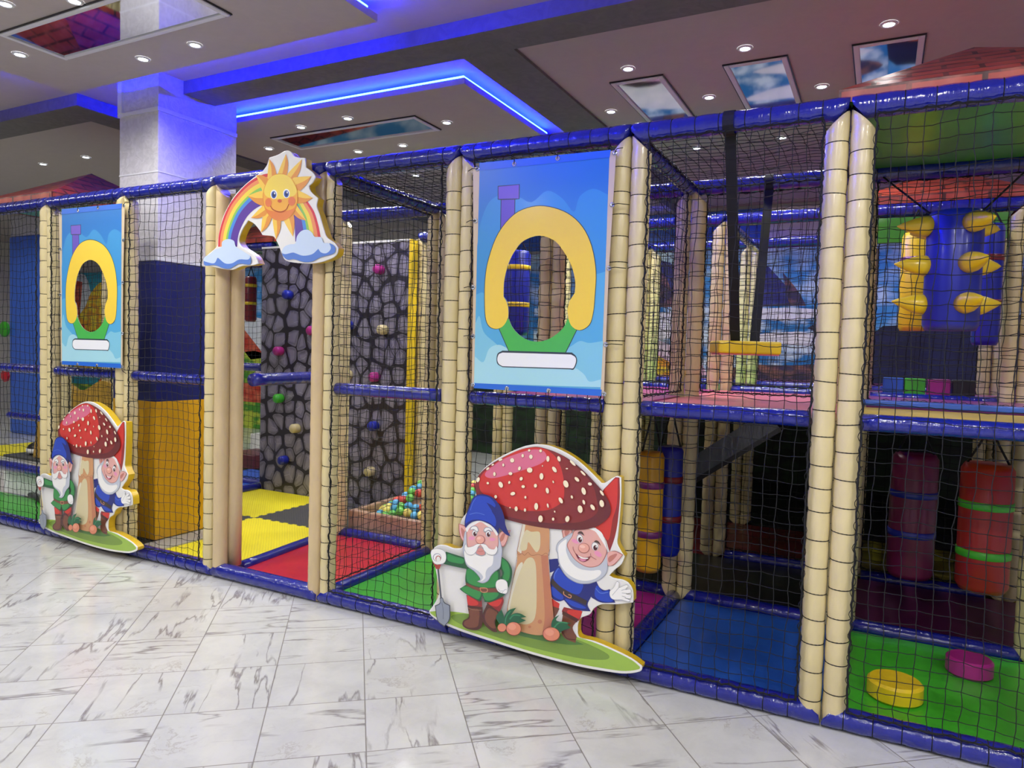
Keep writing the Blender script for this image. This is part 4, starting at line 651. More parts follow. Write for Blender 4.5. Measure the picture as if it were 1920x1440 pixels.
# column
cx0,cx1,cy0,cy1=-2.405,-1.94,.263,1.0
mb=MB(); mb.box((cx0,cy0,0),(cx1,cy1,CZ)); struct('wall_column',mb,PL_COL,'square textured plaster column rising behind the netted front')
mb=MB()
for z0,z1,e in ((3.355,3.385,.012),(2.895,2.905,.003)):
    mb.box((cx0-e,cy0-e,z0),(cx1+e,cy0,z1)); mb.box((cx1,cy0,z0),(cx1+e,cy1,z1))
struct('trim_14',mb,[PL_TRIM])
struct('trim_15',MB().box((cx0-.02,cy0-.012,2.22),(cx1+.015,cy1,2.245)),PL_TRIM)
struct('trim_16',MB().box((cx0,cy0-.02,3.385),(cx0+.05,cy0,CZ)),PL_TRIM)
cp=thing('column_padding','soft padding wrapped around the column, navy above and golden yellow below','padding',((cx0+cx1)/2,.63,0))
def wrap(z0,z1):
    m=MB(); e=.028; ax,ay=(cx1-cx0)/2+e,(cy1-cy0)/2+e; pts=[(-ax,-ay),(ax,-ay),(ax,ay),(-ax,ay)]
    for i in range(4):
        a,b=pts[i],pts[(i+1)%4]; inn=[(p[0]*(1-.026/ax),p[1]*(1-.026/ay)) for p in (a,b)]
        vs=[(a[0],a[1],z0),(b[0],b[1],z0),(b[0],b[1],z1),(a[0],a[1],z1),(inn[0][0],inn[0][1],z0),(inn[1][0],inn[1][1],z0),(inn[1][0],inn[1][1],z1),(inn[0][0],inn[0][1],z1)]
        m.add(vs,[(0,1,2,3),(5,4,7,6),(3,2,6,7),(1,0,4,5)])
    return m
link('upper_pad',wrap(1.13,2.21).mesh('upper_pad',NAVY),cp)['label']='navy blue upper pad'
link('lower_pad',wrap(.05,1.13).mesh('lower_pad',OCHRE),cp)['label']='golden yellow lower pad'
# ceiling mirrors
def mirror(x0,y0,x1,y1,z,label):
    t=thing('ceiling_mirror',label,'mirror panel',((x0+x1)/2,(y0+y1)/2,z),'mirror panels in the ceiling')
    a,b=(x1-x0)/2,(y1-y0)/2
    m=MB().box((-a,-b,-.004),(a,b,.004)); link('pane',m.mesh('pane',MIRROR),t)
    m=MB(); f=.035
    for q in (((-a-f,-b-f,-.014),(-a,b+f,.002)),((a,-b-f,-.014),(a+f,b+f,.002)),((-a,-b-f,-.014),(a,-b,.002)),((-a,b,-.014),(a,b+f,.002))): m.box(*q)
    bevel(link('frame',m.mesh('frame',PL_TRIM),t),.006)
    m=MB(); g=.008; a+=f; b+=f
    for q in (((-a-g,-b-g,-.006),(-a,b+g,.002)),((a,-b-g,-.006),(a+g,b+g,.002)),((-a,-b-g,-.006),(a,-b,.002)),((-a,b,-.006),(a,b+g,.002))): m.box(*q)
    link('shadow_gap',m.mesh('shadow_gap',BLACKV),t)
mirror(-2.05,-.74,-.50,-.38,3.541,'mirror panel at the upper left corner of the view, showing a red roof')
mirror(-2.12,1.63,-.55,1.95,3.541,'low wide mirror panel inside the blue lit middle ceiling panel')
mirror(-2.1,2.75,-.4,3.1,3.541,'mirror panel of the middle ceiling farther back, just above the front rail')
mirror(1.24,1.64,1.55,2.76,3.566,'mirror panel nearest the big dark beam, above the swing seat bay')
mirror(2.04,1.64,2.37,2.72,3.566,'mirror panel above the swing seat bay, between two downlights')
mirror(2.83,1.64,3.15,2.72,3.566,'mirror panel just left of the near red tiled roof')
# downlights
def ring_mesh():
    m=MB(); m.lathe([(.030,-.002),(.032,-.009),(.044,-.009),(.048,-.001)],n=20); m.f=m.f[:-2]; m.mi=m.mi[:-2]; return m.mesh('bezel',PL_TRIM,True)
RING=ring_mesh(); LM=MB().lathe([(0,.001),(.033,.001),(.033,-.005),(0,-.007)],n=18).mesh('lens',LENS,True)
SP=bpy.data.lights.new('downlight','SPOT'); SP.energy=LAMP_W; SP.spot_size=math.radians(150); SP.spot_blend=.9; SP.shadow_soft_size=.04; SP.color=(1,.985,.955)
SP2=SP.copy(); SP2.energy=LAMP_W*3; SP3=SP.copy(); SP3.energy=LAMP_W*2.3; SP3.spot_size=math.radians(172); SP3.spot_blend=.5
def lamp(x,y,z,label=None,group=None,big=False,wide=False):
    t=thing('ceiling_downlight',label or 'white downlight in the ceiling','downlight',(x,y,z),group or 'downlights behind the camera')
    a=link('bezel',RING,t); b=link('lens',LM,t)
    l=link('lamp_light',SP2 if big else (SP3 if wide else SP),t,(0,0,-.03))
    if big: t.scale=(1.5,1.5,1)
vis=[(-1.58,-.12,0,'near ceiling panel, left of the pair above the column'),(-1.04,-.13,0,'near ceiling panel, right of the pair above the column'),(-2.32,-.52,0,'near ceiling panel at the far left of the view'),(-1.18,-.83,0,'near ceiling panel, beyond the mirror corner'),(-1.60,-.98,0,'near ceiling panel, in the top left corner'),
(-1.65,1.46,0,'middle panel, leftmost of the nearest row, beside the column'),(-1.09,1.43,0,'middle panel, nearest row, left of the mirror panel'),(-.36,1.85,0,'middle panel, right of the low wide mirror panel'),(-2.46,1.86,0,'middle panel, close behind the column'),(-1.13,2.27,0,'middle panel, right one of the pair behind the mirror'),(-1.68,2.28,0,'middle panel, left one of the pair behind the mirror'),(-.37,2.69,0,'middle panel, lowest right one just above the front rail'),(-1.70,3.3,0,'middle panel, farthest one seen over the net'),
(1.40,1.41,1,'right ceiling field, first of the nearest row from the beam'),(2.18,1.39,1,'right ceiling field, second of the nearest row from the beam'),(2.99,1.38,1,'right ceiling field, biggest one above the right mirror panel'),(1.00,2.19,1,'right ceiling field, by the blue lit beam above the big banner'),(1.79,2.17,1,'right ceiling field, between the first and second mirror panels'),(2.57,2.26,1,'right ceiling field, left of the near red roof'),(1.40,3.46,1,'right ceiling field, seen through the roof net left of the black strap'),(2.17,3.42,1,'right ceiling field, seen through the roof net right of the black strap'),
(-5.57,1.45,2,'left ceiling field, left one of the pair above the left roof'),(-4.77,1.45,2,'left ceiling field, right one of the pair above the left roof')]
for x,y,f,s in vis: lamp(x,y,{0:3.545,1:3.57,2:3.585}[f],'downlight in the '+s,'downlights in the ceiling')
lamp(.64,2.66,3.55,'dazzling white spotlight on the dark beam above the big banner','downlights in the ceiling',True)
for x in (-8,-6,-4.6): lamp(x,-1.6,3.545,wide=True)
for x,y in ((-1.8,-2.3),(-.4,-2.3),(3.0,-2.0),(4.6,-2.0),(6.2,-2.0),(3.0,-3.6),(4.6,-3.6),(6.2,-3.6),(-5,-5),(-3,-5),(-1,-5),(2.6,-5.4),(5,-5.4)): lamp(x,y,3.545,wide=True)
for x,y in ((1.2,5.2),(2.4,5.2),(3.6,5.2),(.0,5.5)): lamp(x,y,3.545 if x<.4 else 3.57)  # extra lamps added to brighten the back mural
for x,y in ((-11.8,4.9),(-10.9,3.2),(-9.2,2.2),(-7.2,5.0)): lamp(x,y,3.58 if x>-10.2 else 3.64)  # fill lamps added because the far left end was dark
for x,y in ((4.6,1.4),(6.6,1.4),(4.4,3.4),(3.3,4.4),(6,3.4)): lamp(x,y,3.57)
lamp(-1.2,4.3,3.545); lamp(-5.2,3.3,3.585); lamp(-7.6,1.8,3.585); lamp(-8.0,4.6,3.585)
# ================= printed boards and banners
def cutout(name,label,cat,outline,art,loc,depth,group,extra=()):
    t=thing(name,label,cat,loc,group); P=smooth_poly([(p[0]*U,p[1]*U)+tuple(p[2:]) for p in outline],4)
    m=MB().prism(P,.0,depth,0,1); o=link('board',m.mesh('board',[pmat('board'),EDGE]),t)
    rim=MB().tube([(a,.004,b) for a,b in P],.0045,6,0,closed=True); link('edge_piping',rim.mesh('edge_piping',WHITEP,True),t)
    link('printed_face',art,t); return t
GA=art_mesh('printed_face',GNOME_ART); SA=art_mesh('printed_face',SUN_ART)
for nm,lb,x in (('gnome_sign','padded sign of two gnomes under a red mushroom, standing below the big banner',1.5),('gnome_sign','smaller looking padded sign of two gnomes under a red mushroom, at the far left',1.5-3.71)):
    cutout(nm,lb,'sign',GNOME_OUT,GA,(x,-.13,0),.058,'gnome and mushroom signs')
cutout('rainbow_sign','padded sign of a smiling sun with rainbow and clouds above the doorway','sign',SUN_OUT,SA,(-.4,-.13,0),.058,None)
def grad_mat():
    m,t,b=nt('banner_sky_print'); tc=N(t,'ShaderNodeTexCoord'); sp=N(t,'ShaderNodeSeparateXYZ'); L(t,tc.outputs['Generated'],sp.inputs[0]); n=N(t,'ShaderNodeTexNoise'); n.inputs['Scale'].default_value=3
    L(t,tc.outputs['Object'],n.inputs['Vector']); L(t,ramp(t,sp.outputs[2],[(0,lin('#58a8d4')),(.9,lin('#2c78c4'))]),b.inputs['Base Color']); b.inputs['Roughness'].default_value=.3; b.inputs['Coat Weight'].default_value=.4
    bp=N(t,'ShaderNodeBump'); bp.inputs['Strength'].default_value=.3; bp.inputs['Distance'].default_value=.03; L(t,n.outputs[0],bp.inputs['Height']); L(t,bp.outputs[0],b.inputs['Coat Normal']); return m
SKYP=grad_mat(); CLEAR=pmat('ban_edge')
def sc_(pts): return [(p[0]*U,p[1]*U)+tuple(p[2:]) for p in pts]
HL=smooth_poly(sc_(BANNER_HOLE),4); OUTL=[q[:2] for q in sc_(BANNER_OUT)]; BL=[q[:2] for q in sc_(BANNER_BLUE)]
def inside(pt,poly):
    c=False; n=len(poly)
    for i in range(n):
        a,b=poly[i],poly[(i+1)%n]
        if (a[1]>pt[1])!=(b[1]>pt[1]) and pt[0]<(b[0]-a[0])*(pt[1]-a[1])/(b[1]-a[1])+a[0]: c=not c
    return c
# the sheet and its print are cut by the oval opening
sheet=MB().prism(OUTL,0,.002,0,0,holes=[HL]).mesh('sheet',[CLEAR])
blue=MB().poly(BL,0,-.0002,[HL]).mesh('sky_print',[SKYP])
def cut_art():
    # every printed shape keeps only what lies outside the opening
    bm=bmesh.new(); me=art_mesh('picture_print',BANNER_ART[1:]); bm.from_mesh(me)
    n=len(HL)
    # clip against hole outline edges near each face with a boolean-like split
    for i in range(n):
        a,b=Vector((HL[i][0],0,HL[i][1])),Vector((HL[(i+1)%n][0],0,HL[(i+1)%n][1])); d=(b-a); nrm=Vector((-d.z,0,d.x))
        lo=Vector((min(a.x,b.x)-.002,0,min(a.z,b.z)-.002)); hi=Vector((max(a.x,b.x)+.002,0,max(a.z,b.z)+.002))
        fs=[f for f in bm.faces if max(v.co.x for v in f.verts)>lo.x and min(v.co.x for v in f.verts)<hi.x and max(v.co.z for v in f.verts)>lo.z and min(v.co.z for v in f.verts)<hi.z]
        if not fs: continue
        g=set(fs)
        for f in fs: g.update(f.edges); g.update(f.verts)
        bmesh.ops.bisect_plane(bm,geom=list(g),plane_co=a,plane_no=nrm,dist=1e-6)
    dead=[]
    for f in bm.faces:
        c=f.calc_center_median()
        if inside((c.x,c.z),HL): dead.append(f)
    bmesh.ops.delete(bm,geom=dead,context='FACES'); bm.to_mesh(me); bm.free(); return me
pic=cut_art()
GMESH=MB().lathe([(.006,.001),(.008,.004),(.012,.003),(.013,.0)],n=12,axis='y').mesh('grommet',STEEL,True)
def tie_mesh(i,p):
    m=MB(); x=0;z=0; s=-1 if p[0]<0 else 1
    if i in (0,4,5,6,11,12,13): m.tube([(x,-.008,z),(x+s*.03,-.004,z+.004),(x+s*.075,.03,z+.002)],.002,5)
    elif i in (1,2): m.tube([(x,-.006,z),(x,-.002,z+.03),(x,.05,z+.04)],.002,5)
    elif i in (7,8,9,10): m.tube([(x,-.006,z),(x,.0,z-.03),(x,.03,z-.05)],.002,5)
    else: m.tube([(x,-.006,z),(x+.01,.0,z+.02),(x+.03,.03,z+.03)],.002,5)
    return m.mesh('tie_cord',CORD)
TM=[tie_mesh(i,p) for i,p in enumerate(GROMMETS)]
for lb,x in (('big blue vinyl banner with a yellow arched house print and oval opening, nearest one',1.45),('blue vinyl banner with a yellow arched house print and oval opening, left one',1.45-3.70)):
    t=thing('vinyl_banner',lb,'banner',(x,-.08,0),'vinyl banners with oval opening'); link('sheet',sheet,t); link('sky_print',blue,t); link('picture_print',pic,t); 
    for i,p in enumerate(GROMMETS): g=link('grommet',GMESH,t,(p[0]*U,-.001,p[1]*U)); link('tie_cord',TM[i],g)
# ================= posts
def sleeve_mesh(seed,side,laced=True,r=.0485,plain_from=None):
    rnd=random.Random(seed); m=MB(); n=18; zs=[];rings=[]
    z=.10+rnd.random()*.06
    while z<2.6: rings.append(z); z+=.098+rnd.random()*.035
    prof=[]; zc=0.0; K=[0]+rings+[2.68]
    for a,b in zip(K,K[1:]):
        for t in (0.04,.2,.5,.8,.96):
            bulge=math.sin(PI*t)**.5; prof.append((a+(b-a)*t,(r-.0045+.0045*bulge) if laced else r+.001*math.sin(9*(a+t)) ))
    vs=[];fs=[]
    for i,(z,rr) in enumerate(prof):
        for k in range(n):
            a=2*PI*k/n; x=rr*math.cos(a)*(1+.0*k); y=rr*math.sin(a)
            xx=side*.0495+x; out=abs(xx); top=H-.0-max(0,out-.002)*.95; bot=max(0,out-.002)*.7
            vs.append((xx,y,max(min(z,top),bot)))
    for i in range(len(prof)-1):
        for k in range(n): fs.append((i*n+k,i*n+(k+1)%n,(i+1)*n+(k+1)%n,(i+1)*n+k))
    fs.append(tuple(range(n))[::-1]); fs.append(tuple((len(prof)-1)*n+k for k in range(n)))
    m.add(vs,fs); me=m.mesh('foam_sleeve',CREAM if laced else CREAM2,True)
    lc=None
    if laced:
        q=MB(); path=[]
        for z in rings:
            if z>2.56: continue
            tilt=rnd.uniform(-.004,.004); pts=[(side*.0495+(r-.003)*math.cos(2*PI*k/16),(r-.003)*math.sin(2*PI*k/16),z+tilt*math.cos(2*PI*k/16)) for k in range(16)]
            path+=pts[4:]+pts[:5]
        q.tube(path,.0024,5)
        lc=q.mesh('lacing_cord',CORD)
    return me,lc
SL=[(sleeve_mesh(3*i+1,-1),sleeve_mesh(3*i+2,1)) for i in range(3)]
PLAIN=(sleeve_mesh(91,-1,False)[0],sleeve_mesh(92,1,False)[0])
def post(k,row,label,var=None,plain=()):
    t=thing('padded_post',label,'post',(X(k),ROW[row],0),'cream padded double posts'); v=SL[(k*2+row)%3]
    for i in (0,1):
        if i in plain: link('foam_sleeve',PLAIN[i],t)
        else:
            s=link('foam_sleeve',v[i][0],t); link('lacing_cord',v[i][1],s)
    return t
front={-1:'at the far left edge of the view',0:'left of the left blue banner',1:'right of the left blue banner, before the padded column',2:'left of the doorway under the rainbow',3:'right of the doorway under the rainbow',4:'left of the big blue banner',5:'right of the big blue banner, by the swing seat net',6:'nearest of all, left of the bay with the spiked roller'}
for k,s in front.items(): post(k,0,'cream front double post '+s,plain={2:(1,),3:(0,)}.get(k,()))
post(7,0,'cream padded double post just past the right edge')
# beige door pads
t=thing('door_pad','smooth beige foam tube lining the left side of the doorway','door padding',(X(2)+.11,0.0,0))
for dx,dy in ((.005,.085),):
    m=MB().lathe([(.050,.07),(.052,.5),(.0515,1.3),(.053,2.0),(.051,2.60)],c=(dx-.03,dy,0),n=20); link('foam_tube',m.mesh('foam_tube',CREAM2,True),t)
rear={(-2,1):'second row post seen left of the left banner',(-1,1):'second row post seen behind the left banner',(2,1):'second row post at the red mat corner behind the doorway',(3,1):'second row post at the far corner of the green mat',(4,1):'second row post seen through the oval of the big banner',(5,1):'second row post at the far left corner of the blue mat',(6,1):'second row post right behind the nearest front post',(7,1):'second row post at the right edge',
(0,2):'third row post at the left end of the boulder wall',(2,2):'third row post at the right end of the boulder wall',(3,2):'third row post behind the ball pit',(4,2):'third row post left of the swing bay, far inside',(5,2):'third row post seen left of the swing straps',(6,2):'third row post behind the nearest front post',(7,2):'third row post at the right, behind the spiked roller',
(3,3):'back row post behind the big banner',(4,3):'back row post by the mural, left of the swing bay',(5,3):'back row post seen between the two swing straps',(6,3):'back row post left of the coloured cubes',(7,3):'back row post right of the coloured cubes',(-1,3):'back row post near the maroon step',(-3,2):'third row post by the golden wave panel'}
for (k,r),s in rear.items(): post(k,r,'cream double post, '+s)
# ================= rails
def rail_mesh(length,r,laced,seed,mitre,mat):
    rnd=random.Random(seed); n=16; rings=[]; z=.09
    while z<length-.06: rings.append(z); z+=.095+rnd.random()*.02
    K=[0]+(rings if laced else [length/2])+[length]; vs=[];cnt=0
    for a,b in zip(K,K[1:]):
        for t in (.03,.25,.5,.75,.97):
            rr=r-.004+.004*math.sin(PI*t)**.5 if laced else r
            s=a+(b-a)*t
            for k in range(n):
                an=2*PI*k/n; y=rr*math.cos(an); zz=rr*math.sin(an); s2=s
                if mitre: e=max(0,mitre*(-(zz)+r*.2*mitre)*.95) ; s2=min(max(s,e),length-e)
                vs.append((s2,y,zz))
            cnt+=1
    fs=[(i*n+k,(i+1)*n+k,(i+1)*n+(k+1)%n,i*n+(k+1)%n) for i in range(cnt-1) for k in range(n)]+[tuple(range(n)),tuple((cnt-1)*n+k for k in range(n))[::-1]]
    m=MB(); m.add(vs,fs); me=m.mesh('foam_cover',mat,True); lc=None
    if laced:
        q=MB()
        path=[]
        for s in rings: e=rnd.uniform(-.003,.003); path+=[(s+e,(r-.0025)*math.cos(2*PI*k/14),(r-.0025)*math.sin(2*PI*k/14)) for k in range(15)]
        q.tube(path,.0022,5)
        lc=q.mesh('lacing_cord',CORD)
    return me,lc
RC={}
def rail(label,a,b,r=.05,laced=True,mitre=0,mat=BLUE,name='padded_rail'):
    a,b=Vector(a),Vector(b); ln=(b-a).length; key=(round(ln,3),r,laced,mitre,mat.name)
    if key not in RC: RC[key]=rail_mesh(ln,r,laced,len(RC)+5,mitre,mat)
    t=link(name,RC[key][0],None,a,(0,-math.asin((b.z-a.z)/ln),math.atan2(b.y-a.y,b.x-a.x))); tag(t,label,'rail','blue padded rails')
    if RC[key][1]: link('lacing_cord',RC[key][1],t)
    return t
for k in range(-2,7):
    s=BAY[k]
    rail('blue padded top rail over the front face, '+s,(X(k),0,2.668),(X(k+1),0,2.668),mitre=1,laced=(k!=2))
    rail('blue padded floor rail under the front face, '+s,(X(k),-.005,.05),(X(k+1),-.005,.05),mitre=-1,laced=(k!=2))
    if k!=2: rail('blue padded middle rail across the front face, '+s,(X(k)+.09,0,1.341),(X(k+1)-.09,0,1.341),r=.037,laced=(k not in (5,6,3)))
for k in (2,3,4,5,6): rail('blue padded top rail of the second row, '+BAY[k],(X(k),ROW[1],2.668),(X(k+1),ROW[1],2.668),mitre=1)
for k in (2,4,5,6): rail('blue padded floor rail of the second row, '+BAY[k],(X(k)+.05,ROW[1],.045),(X(k+1)-.05,ROW[1],.045),r=.045,laced=False)
for k in (-1,2,3,4,5,6): rail('blue padded top rail of the third row, '+BAY[k],(X(k),ROW[2],2.668),(X(k+1),ROW[2],2.668),mitre=1)
for k in (-1,3,4,5,6): rail('blue padded middle rail of the third row, '+BAY[k],(X(k)+.09,ROW[2],MID-.01),(X(k+1)-.09,ROW[2],MID-.01),r=.045,laced=False)
for k in (-1,5,6): rail('blue padded floor rail of the third row, '+BAY[k],(X(k)+.09,ROW[2],.045),(X(k+1)-.09,ROW[2],.045),r=.045,laced=False)
for k in (-2,-1,3,4,5,6): rail('blue padded top rail of the back row, '+BAY[k],(X(k),ROW[3],2.668),(X(k+1),ROW[3],2.668),mitre=1)
for k in (3,4,5,6): rail('blue padded middle rail of the back row, '+BAY[k],(X(k)+.09,ROW[3],MID),(X(k+1)-.09,ROW[3],MID),r=.04,laced=False)
for k,s in ((3,'right of the doorway'),(5,'right of the big banner'),(6,'left of the spiked roller')): rail('blue padded top rail running inward, '+s,(X(k),.06,2.655),(X(k),ROW[1]-.06,2.655),r=.045)
for k,s in ((5,'far inside the swing seat bay'),): rail('blue padded top rail running inward, '+s,(X(k),ROW[2]+.06,2.655),(X(k),ROW[3]-.06,2.655),r=.04)
rail('smooth blue padded middle rail running inward beside the doorway',(X(2)+.16,.15,MID),(X(2),ROW[1]-.06,MID),r=.045,laced=False)
rail('blue padded floor rail between the yellow tiles and the red mat',(X(2)+.1,.13,.04),(X(2),ROW[1]-.06,.04),r=.04,laced=False)
rail('blue padded floor rail between the red mat and the green mat',(X(3),.08,.04),(X(3),ROW[1]-.06,.04),r=.04,laced=False)
rail('blue padded floor rail between the magenta mat and the blue mat',(X(5),.08,.045),(X(5),ROW[1]-.06,.045),r=.045,laced=False)
rail('blue padded floor rail beyond the doorway, left of the boulder wall',(X(0)-.03,1.0,.05),(X(0)-.03,ROW[2]-.1,.05),r=.045,laced=False)
rail('low blue padded rail inside the far left bay, above a white board',(-4.85,.62,.30),(-3.1,.62,.30),r=.05,laced=False)
rail('blue padded rail across the far left bay, below the blue pillar pad',(-5.85,1.23,.70),(-3.0,1.23,.70),r=.04)
rail('low black padded rail below the white board at the far left',(-4.6,.75,.03),(-3.35,.35,.06),r=.035,laced=False,mat=BLACKV)
# ================= nets
def net_mesh(wd,ht,cell,seed,r=.0019,knots=True,sag=.006):
    rnd=random.Random(seed); nx=max(2,round(wd/cell)); nz=max(2,round(ht/cell)); dx,dz=wd/nx,ht/nz
    P=[[Vector((i*dx+(rnd.uniform(-1,1)*.005 if 0<i<nx else 0),rnd.uniform(-.004,.004),j*dz+(rnd.uniform(-1,1)*.005 if 0<j<nz else 0))) for j in range(nz+1)] for i in range(nx+1)]
    ph=rnd.random()*6
    for i in range(nx+1):
        for j in range(nz+1):
            if 0<i<nx and 0<j<nz: P[i][j]+=Vector((.006*math.sin(j*.45+ph+i*.1),.008*math.sin(i*.5+j*.21+ph),.007*math.sin(i*.6+ph*2+j*.15)))
    m=MB(); m3=3
    def strand(nodes,hz):
        pts=[]
        for a,b in zip(nodes,nodes[1:]):
            d=rnd.uniform(.3,1)*sag; s=1 if rnd.random()<.8 else -1
            off=Vector((0,rnd.uniform(-.002,.002),-d)) if hz else Vector((d*s*.6,rnd.uniform(-.002,.002),0))
            pts.append(a); pts.append((a+b)/2+off*.6)
        pts.append(nodes[-1]); m.tube(pts,r,3,caps=False)
    for i in range(nx+1): strand(P[i],False)
    for j in range(nz+1): strand([P[i][j] for i in range(nx+1)],True)
    if knots:
        q=r*1.9
        for i in range(1,nx):
            for j in range(1,nz):
                c=P[i][j]; m.add([c+Vector(v)*q for v in ((1,0,0),(-1,0,0),(0,1,0),(0,-1,0),(0,0,1),(0,0,-1))],[(0,2,4),(2,1,4),(1,3,4),(3,0,4),(2,0,5),(1,2,5),(3,1,5),(0,3,5)])
    # border cord with loose spiral lashing
    b=MB(); e=.004
    for A,B in ((Vector((0,0,0)),Vector((0,0,ht))),(Vector((wd,0,0)),Vector((wd,0,ht))),(Vector((0,0,0)),Vector((wd,0,0))),(Vector((0,0,ht)),Vector((wd,0,ht)))):
        n=int((B-A).length/.02); b.tube([A.lerp(B,i/n)+Vector((rnd.uniform(-1,1)*e,rnd.uniform(-1,1)*e,rnd.uniform(-1,1)*e)) for i in range(n+1)],.0045,5,caps=False)
        n=int((B-A).length/.012); b.tube([A.lerp(B,i/n)+Vector(((.010*math.cos(i*.8) if A.x==B.x else 0),.008*math.sin(i*.8),(.010*math.cos(i*.8) if A.z==B.z else 0))) for i in range(n+1)],.0018,3,caps=False)
    return m.mesh('net',CORD),b.mesh('border_cord',CORD)
NC={}
def net(label,loc,rot,wd,ht,cell=.058,seed=0,group='black safety nets'):
    key=(round(wd,3),round(ht,3),cell,seed)
    if key not in NC: NC[key]=net_mesh(wd,ht,cell,seed+11)
    o=link('safety_net',NC[key][0],None,loc,rot); tag(o,label,'net',group); link('border_cord',NC[key][1],o); return o
fn={-2:'outside the left edge',-1:'of the far left bay, in front of the blue pillar pad',0:'behind the left banner and left gnome sign',1:'in front of the navy and yellow padded column',3:'right of the doorway, in front of the boulder wall',4:'behind the big banner and big gnome sign',5:'in front of the hanging yellow swing seat',6:'of the rightmost bay, in front of the spiked roller'}
for k,s in fn.items(): net('black front net '+s,(X(k)+.10,-.052 if k not in (0,4) else -.05,.10),(0,0,0),W-.2,2.52,.06,k%3)
for k,s in ((3,'over the green mat'),(4,'over the big banner bay'),(5,'over the swing seat bay')): net('flat black roof net '+s,(X(k)+.05,.05,2.655),(-PI/2,0,0) if 0 else (PI/2,0,0),W-.1,ROW[1]-.1,.058,1).rotation_euler=(-PI/2,0,0)
for o in [o for o in COL.objects if o.get('label','').startswith('flat black roof net')]: o.location.y=.05; o.scale=(1,1,1)
for k in (3,4,5,6): net('black net above the second row rail, '+BAY[k],(X(k)+.10,ROW[1],MID+.03),(0,0,0),W-.2,1.24,.062,2)
for k in (3,4,5): net('black net above the third row rail, '+BAY[k],(X(k)+.10,ROW[2],MID+.04),(0,0,0),W-.2,1.24,.062,1)
for k in (4,5,6): net('black net above the back row rail, '+BAY[k],(X(k)+.10,ROW[3],MID+.05),(0,0,0),W-.2,1.24,.062,0)
for k in (-1,): net('black net left of the boulder wall, above the third row rail',(X(k)+.10,ROW[2],.1),(0,0,0),W-.16,2.5,.062,0)
for k,s in ((3,'right side of the doorway passage'),(5,'left side of the swing seat bay')): net('black side net running inward, '+s,(X(k),.10,MID+.03 if k==5 else .1),(0,0,PI/2),ROW[1]-.2,1.24 if k==5 else 2.5,.062,1)
for k in (5,): net('black net below the deck, behind the slide',(X(k)+.10,ROW[2],.1),(0,0,0),W-.2,1.18,.062,2)
net('black net below the deck, behind the punch bags',(X(6)+.10,ROW[2],.1),(0,0,0),W-.2,1.18,.062,0)
net('black net below the deck, behind the big gnome sign',(X(4)+.10,ROW[1],.1),(0,0,0),W-.2,1.18,.062,1)
for k in (-2,-1): net('black net of the second row at the left, '+BAY[k],(X(k)+.1,ROW[1],.75),(0,0,0),W-.2,1.86,.062,1)
# ================= mats and tiles
def matbox(name,label,x0,y0,x1,y1,z,m,cat='mat',z0=.002):
    o=link(name,MB().box((x0,y0,z0),(x1,y1,z)).mesh(name,m)); bevel(o,.008); return tag(o,label,cat,'floor mats')
matbox('floor_mat','red mat inside the doorway, reaching behind the right door post',X(2)+.04,.045,X(3)-.04,ROW[1]-.045,.035,RED)
matbox('floor_mat','bright green mat behind the net right of the doorway',X(3)+.04,.045,X(4)-.01,ROW[1]-.045,.035,GRN)
matbox('floor_mat','magenta mat behind the big gnome sign',X(4),.045,X(5)-.045,ROW[1]-.045,.035,MAG)
matbox('floor_mat','blue mat in the swing seat bay',X(5)+.045,.045,X(6)-.01,ROW[1]-.045,.035,MBLUE)
matbox('floor_mat','green mat in the rightmost bay under the stepping discs',X(6)+.01,.045,X(7)+.3,ROW[1]-.045,.035,GRN)
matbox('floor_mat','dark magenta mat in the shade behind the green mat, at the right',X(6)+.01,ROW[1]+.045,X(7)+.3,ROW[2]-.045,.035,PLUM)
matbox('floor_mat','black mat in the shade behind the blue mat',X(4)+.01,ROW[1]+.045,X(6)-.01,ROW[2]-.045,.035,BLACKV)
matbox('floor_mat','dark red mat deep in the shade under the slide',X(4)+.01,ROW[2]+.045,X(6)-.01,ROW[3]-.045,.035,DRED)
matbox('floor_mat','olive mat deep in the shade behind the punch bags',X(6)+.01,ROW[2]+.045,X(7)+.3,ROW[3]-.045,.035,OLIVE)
matbox('floor_mat','black sheet added as floor shade at the very back',X(3),ROW[3]+.05,X(8)+1,6.2,.03,BLACKV)  # black sheet stands in for shade over the bright marble
matbox('floor_mat','black sheet added as floor shade behind the ball pit',X(3)+.01,ROW[2]+.045,X(4)-.01,ROW[3]-.045,.035,BLACKV)  # same painted floor shade, one bay nearer
matbox('floor_mat','green mat at the foot of the far left bay',X(-2),.05,X(-1)+.85,.6,.035,GRN)
matbox('floor_mat','grey strip mat along the padded column',cx1+.03,.04,cx1+.25,.72,.045,GREYM)
matbox('floor_mat','blue mat beyond the doorway, left of the boulder wall',-3.9,1.25,X(0)-.08,3.0,.035,LBLUE)
def edge_line(a,b,teeth):
    a,b=Vector((a[0],a[1],0)),Vector((b[0],b[1],0)); d=b-a; n=max(2,int(d.length/.05)); nm=Vector((-d.y,d.x,0)).normalized(); out=[]
    if not teeth: return [a]
    for i in range(n):
        s=.012*(1 if i%2 else -1)*teeth
        out.append(a+d*((i+.08)/n)+nm*s*.9); out.append(a+d*((i+.92)/n)+nm*s)
    return out
xs=[X(0)-.02,-1.93,X(2)-.045]; ys=[.045,1.24,2.19]
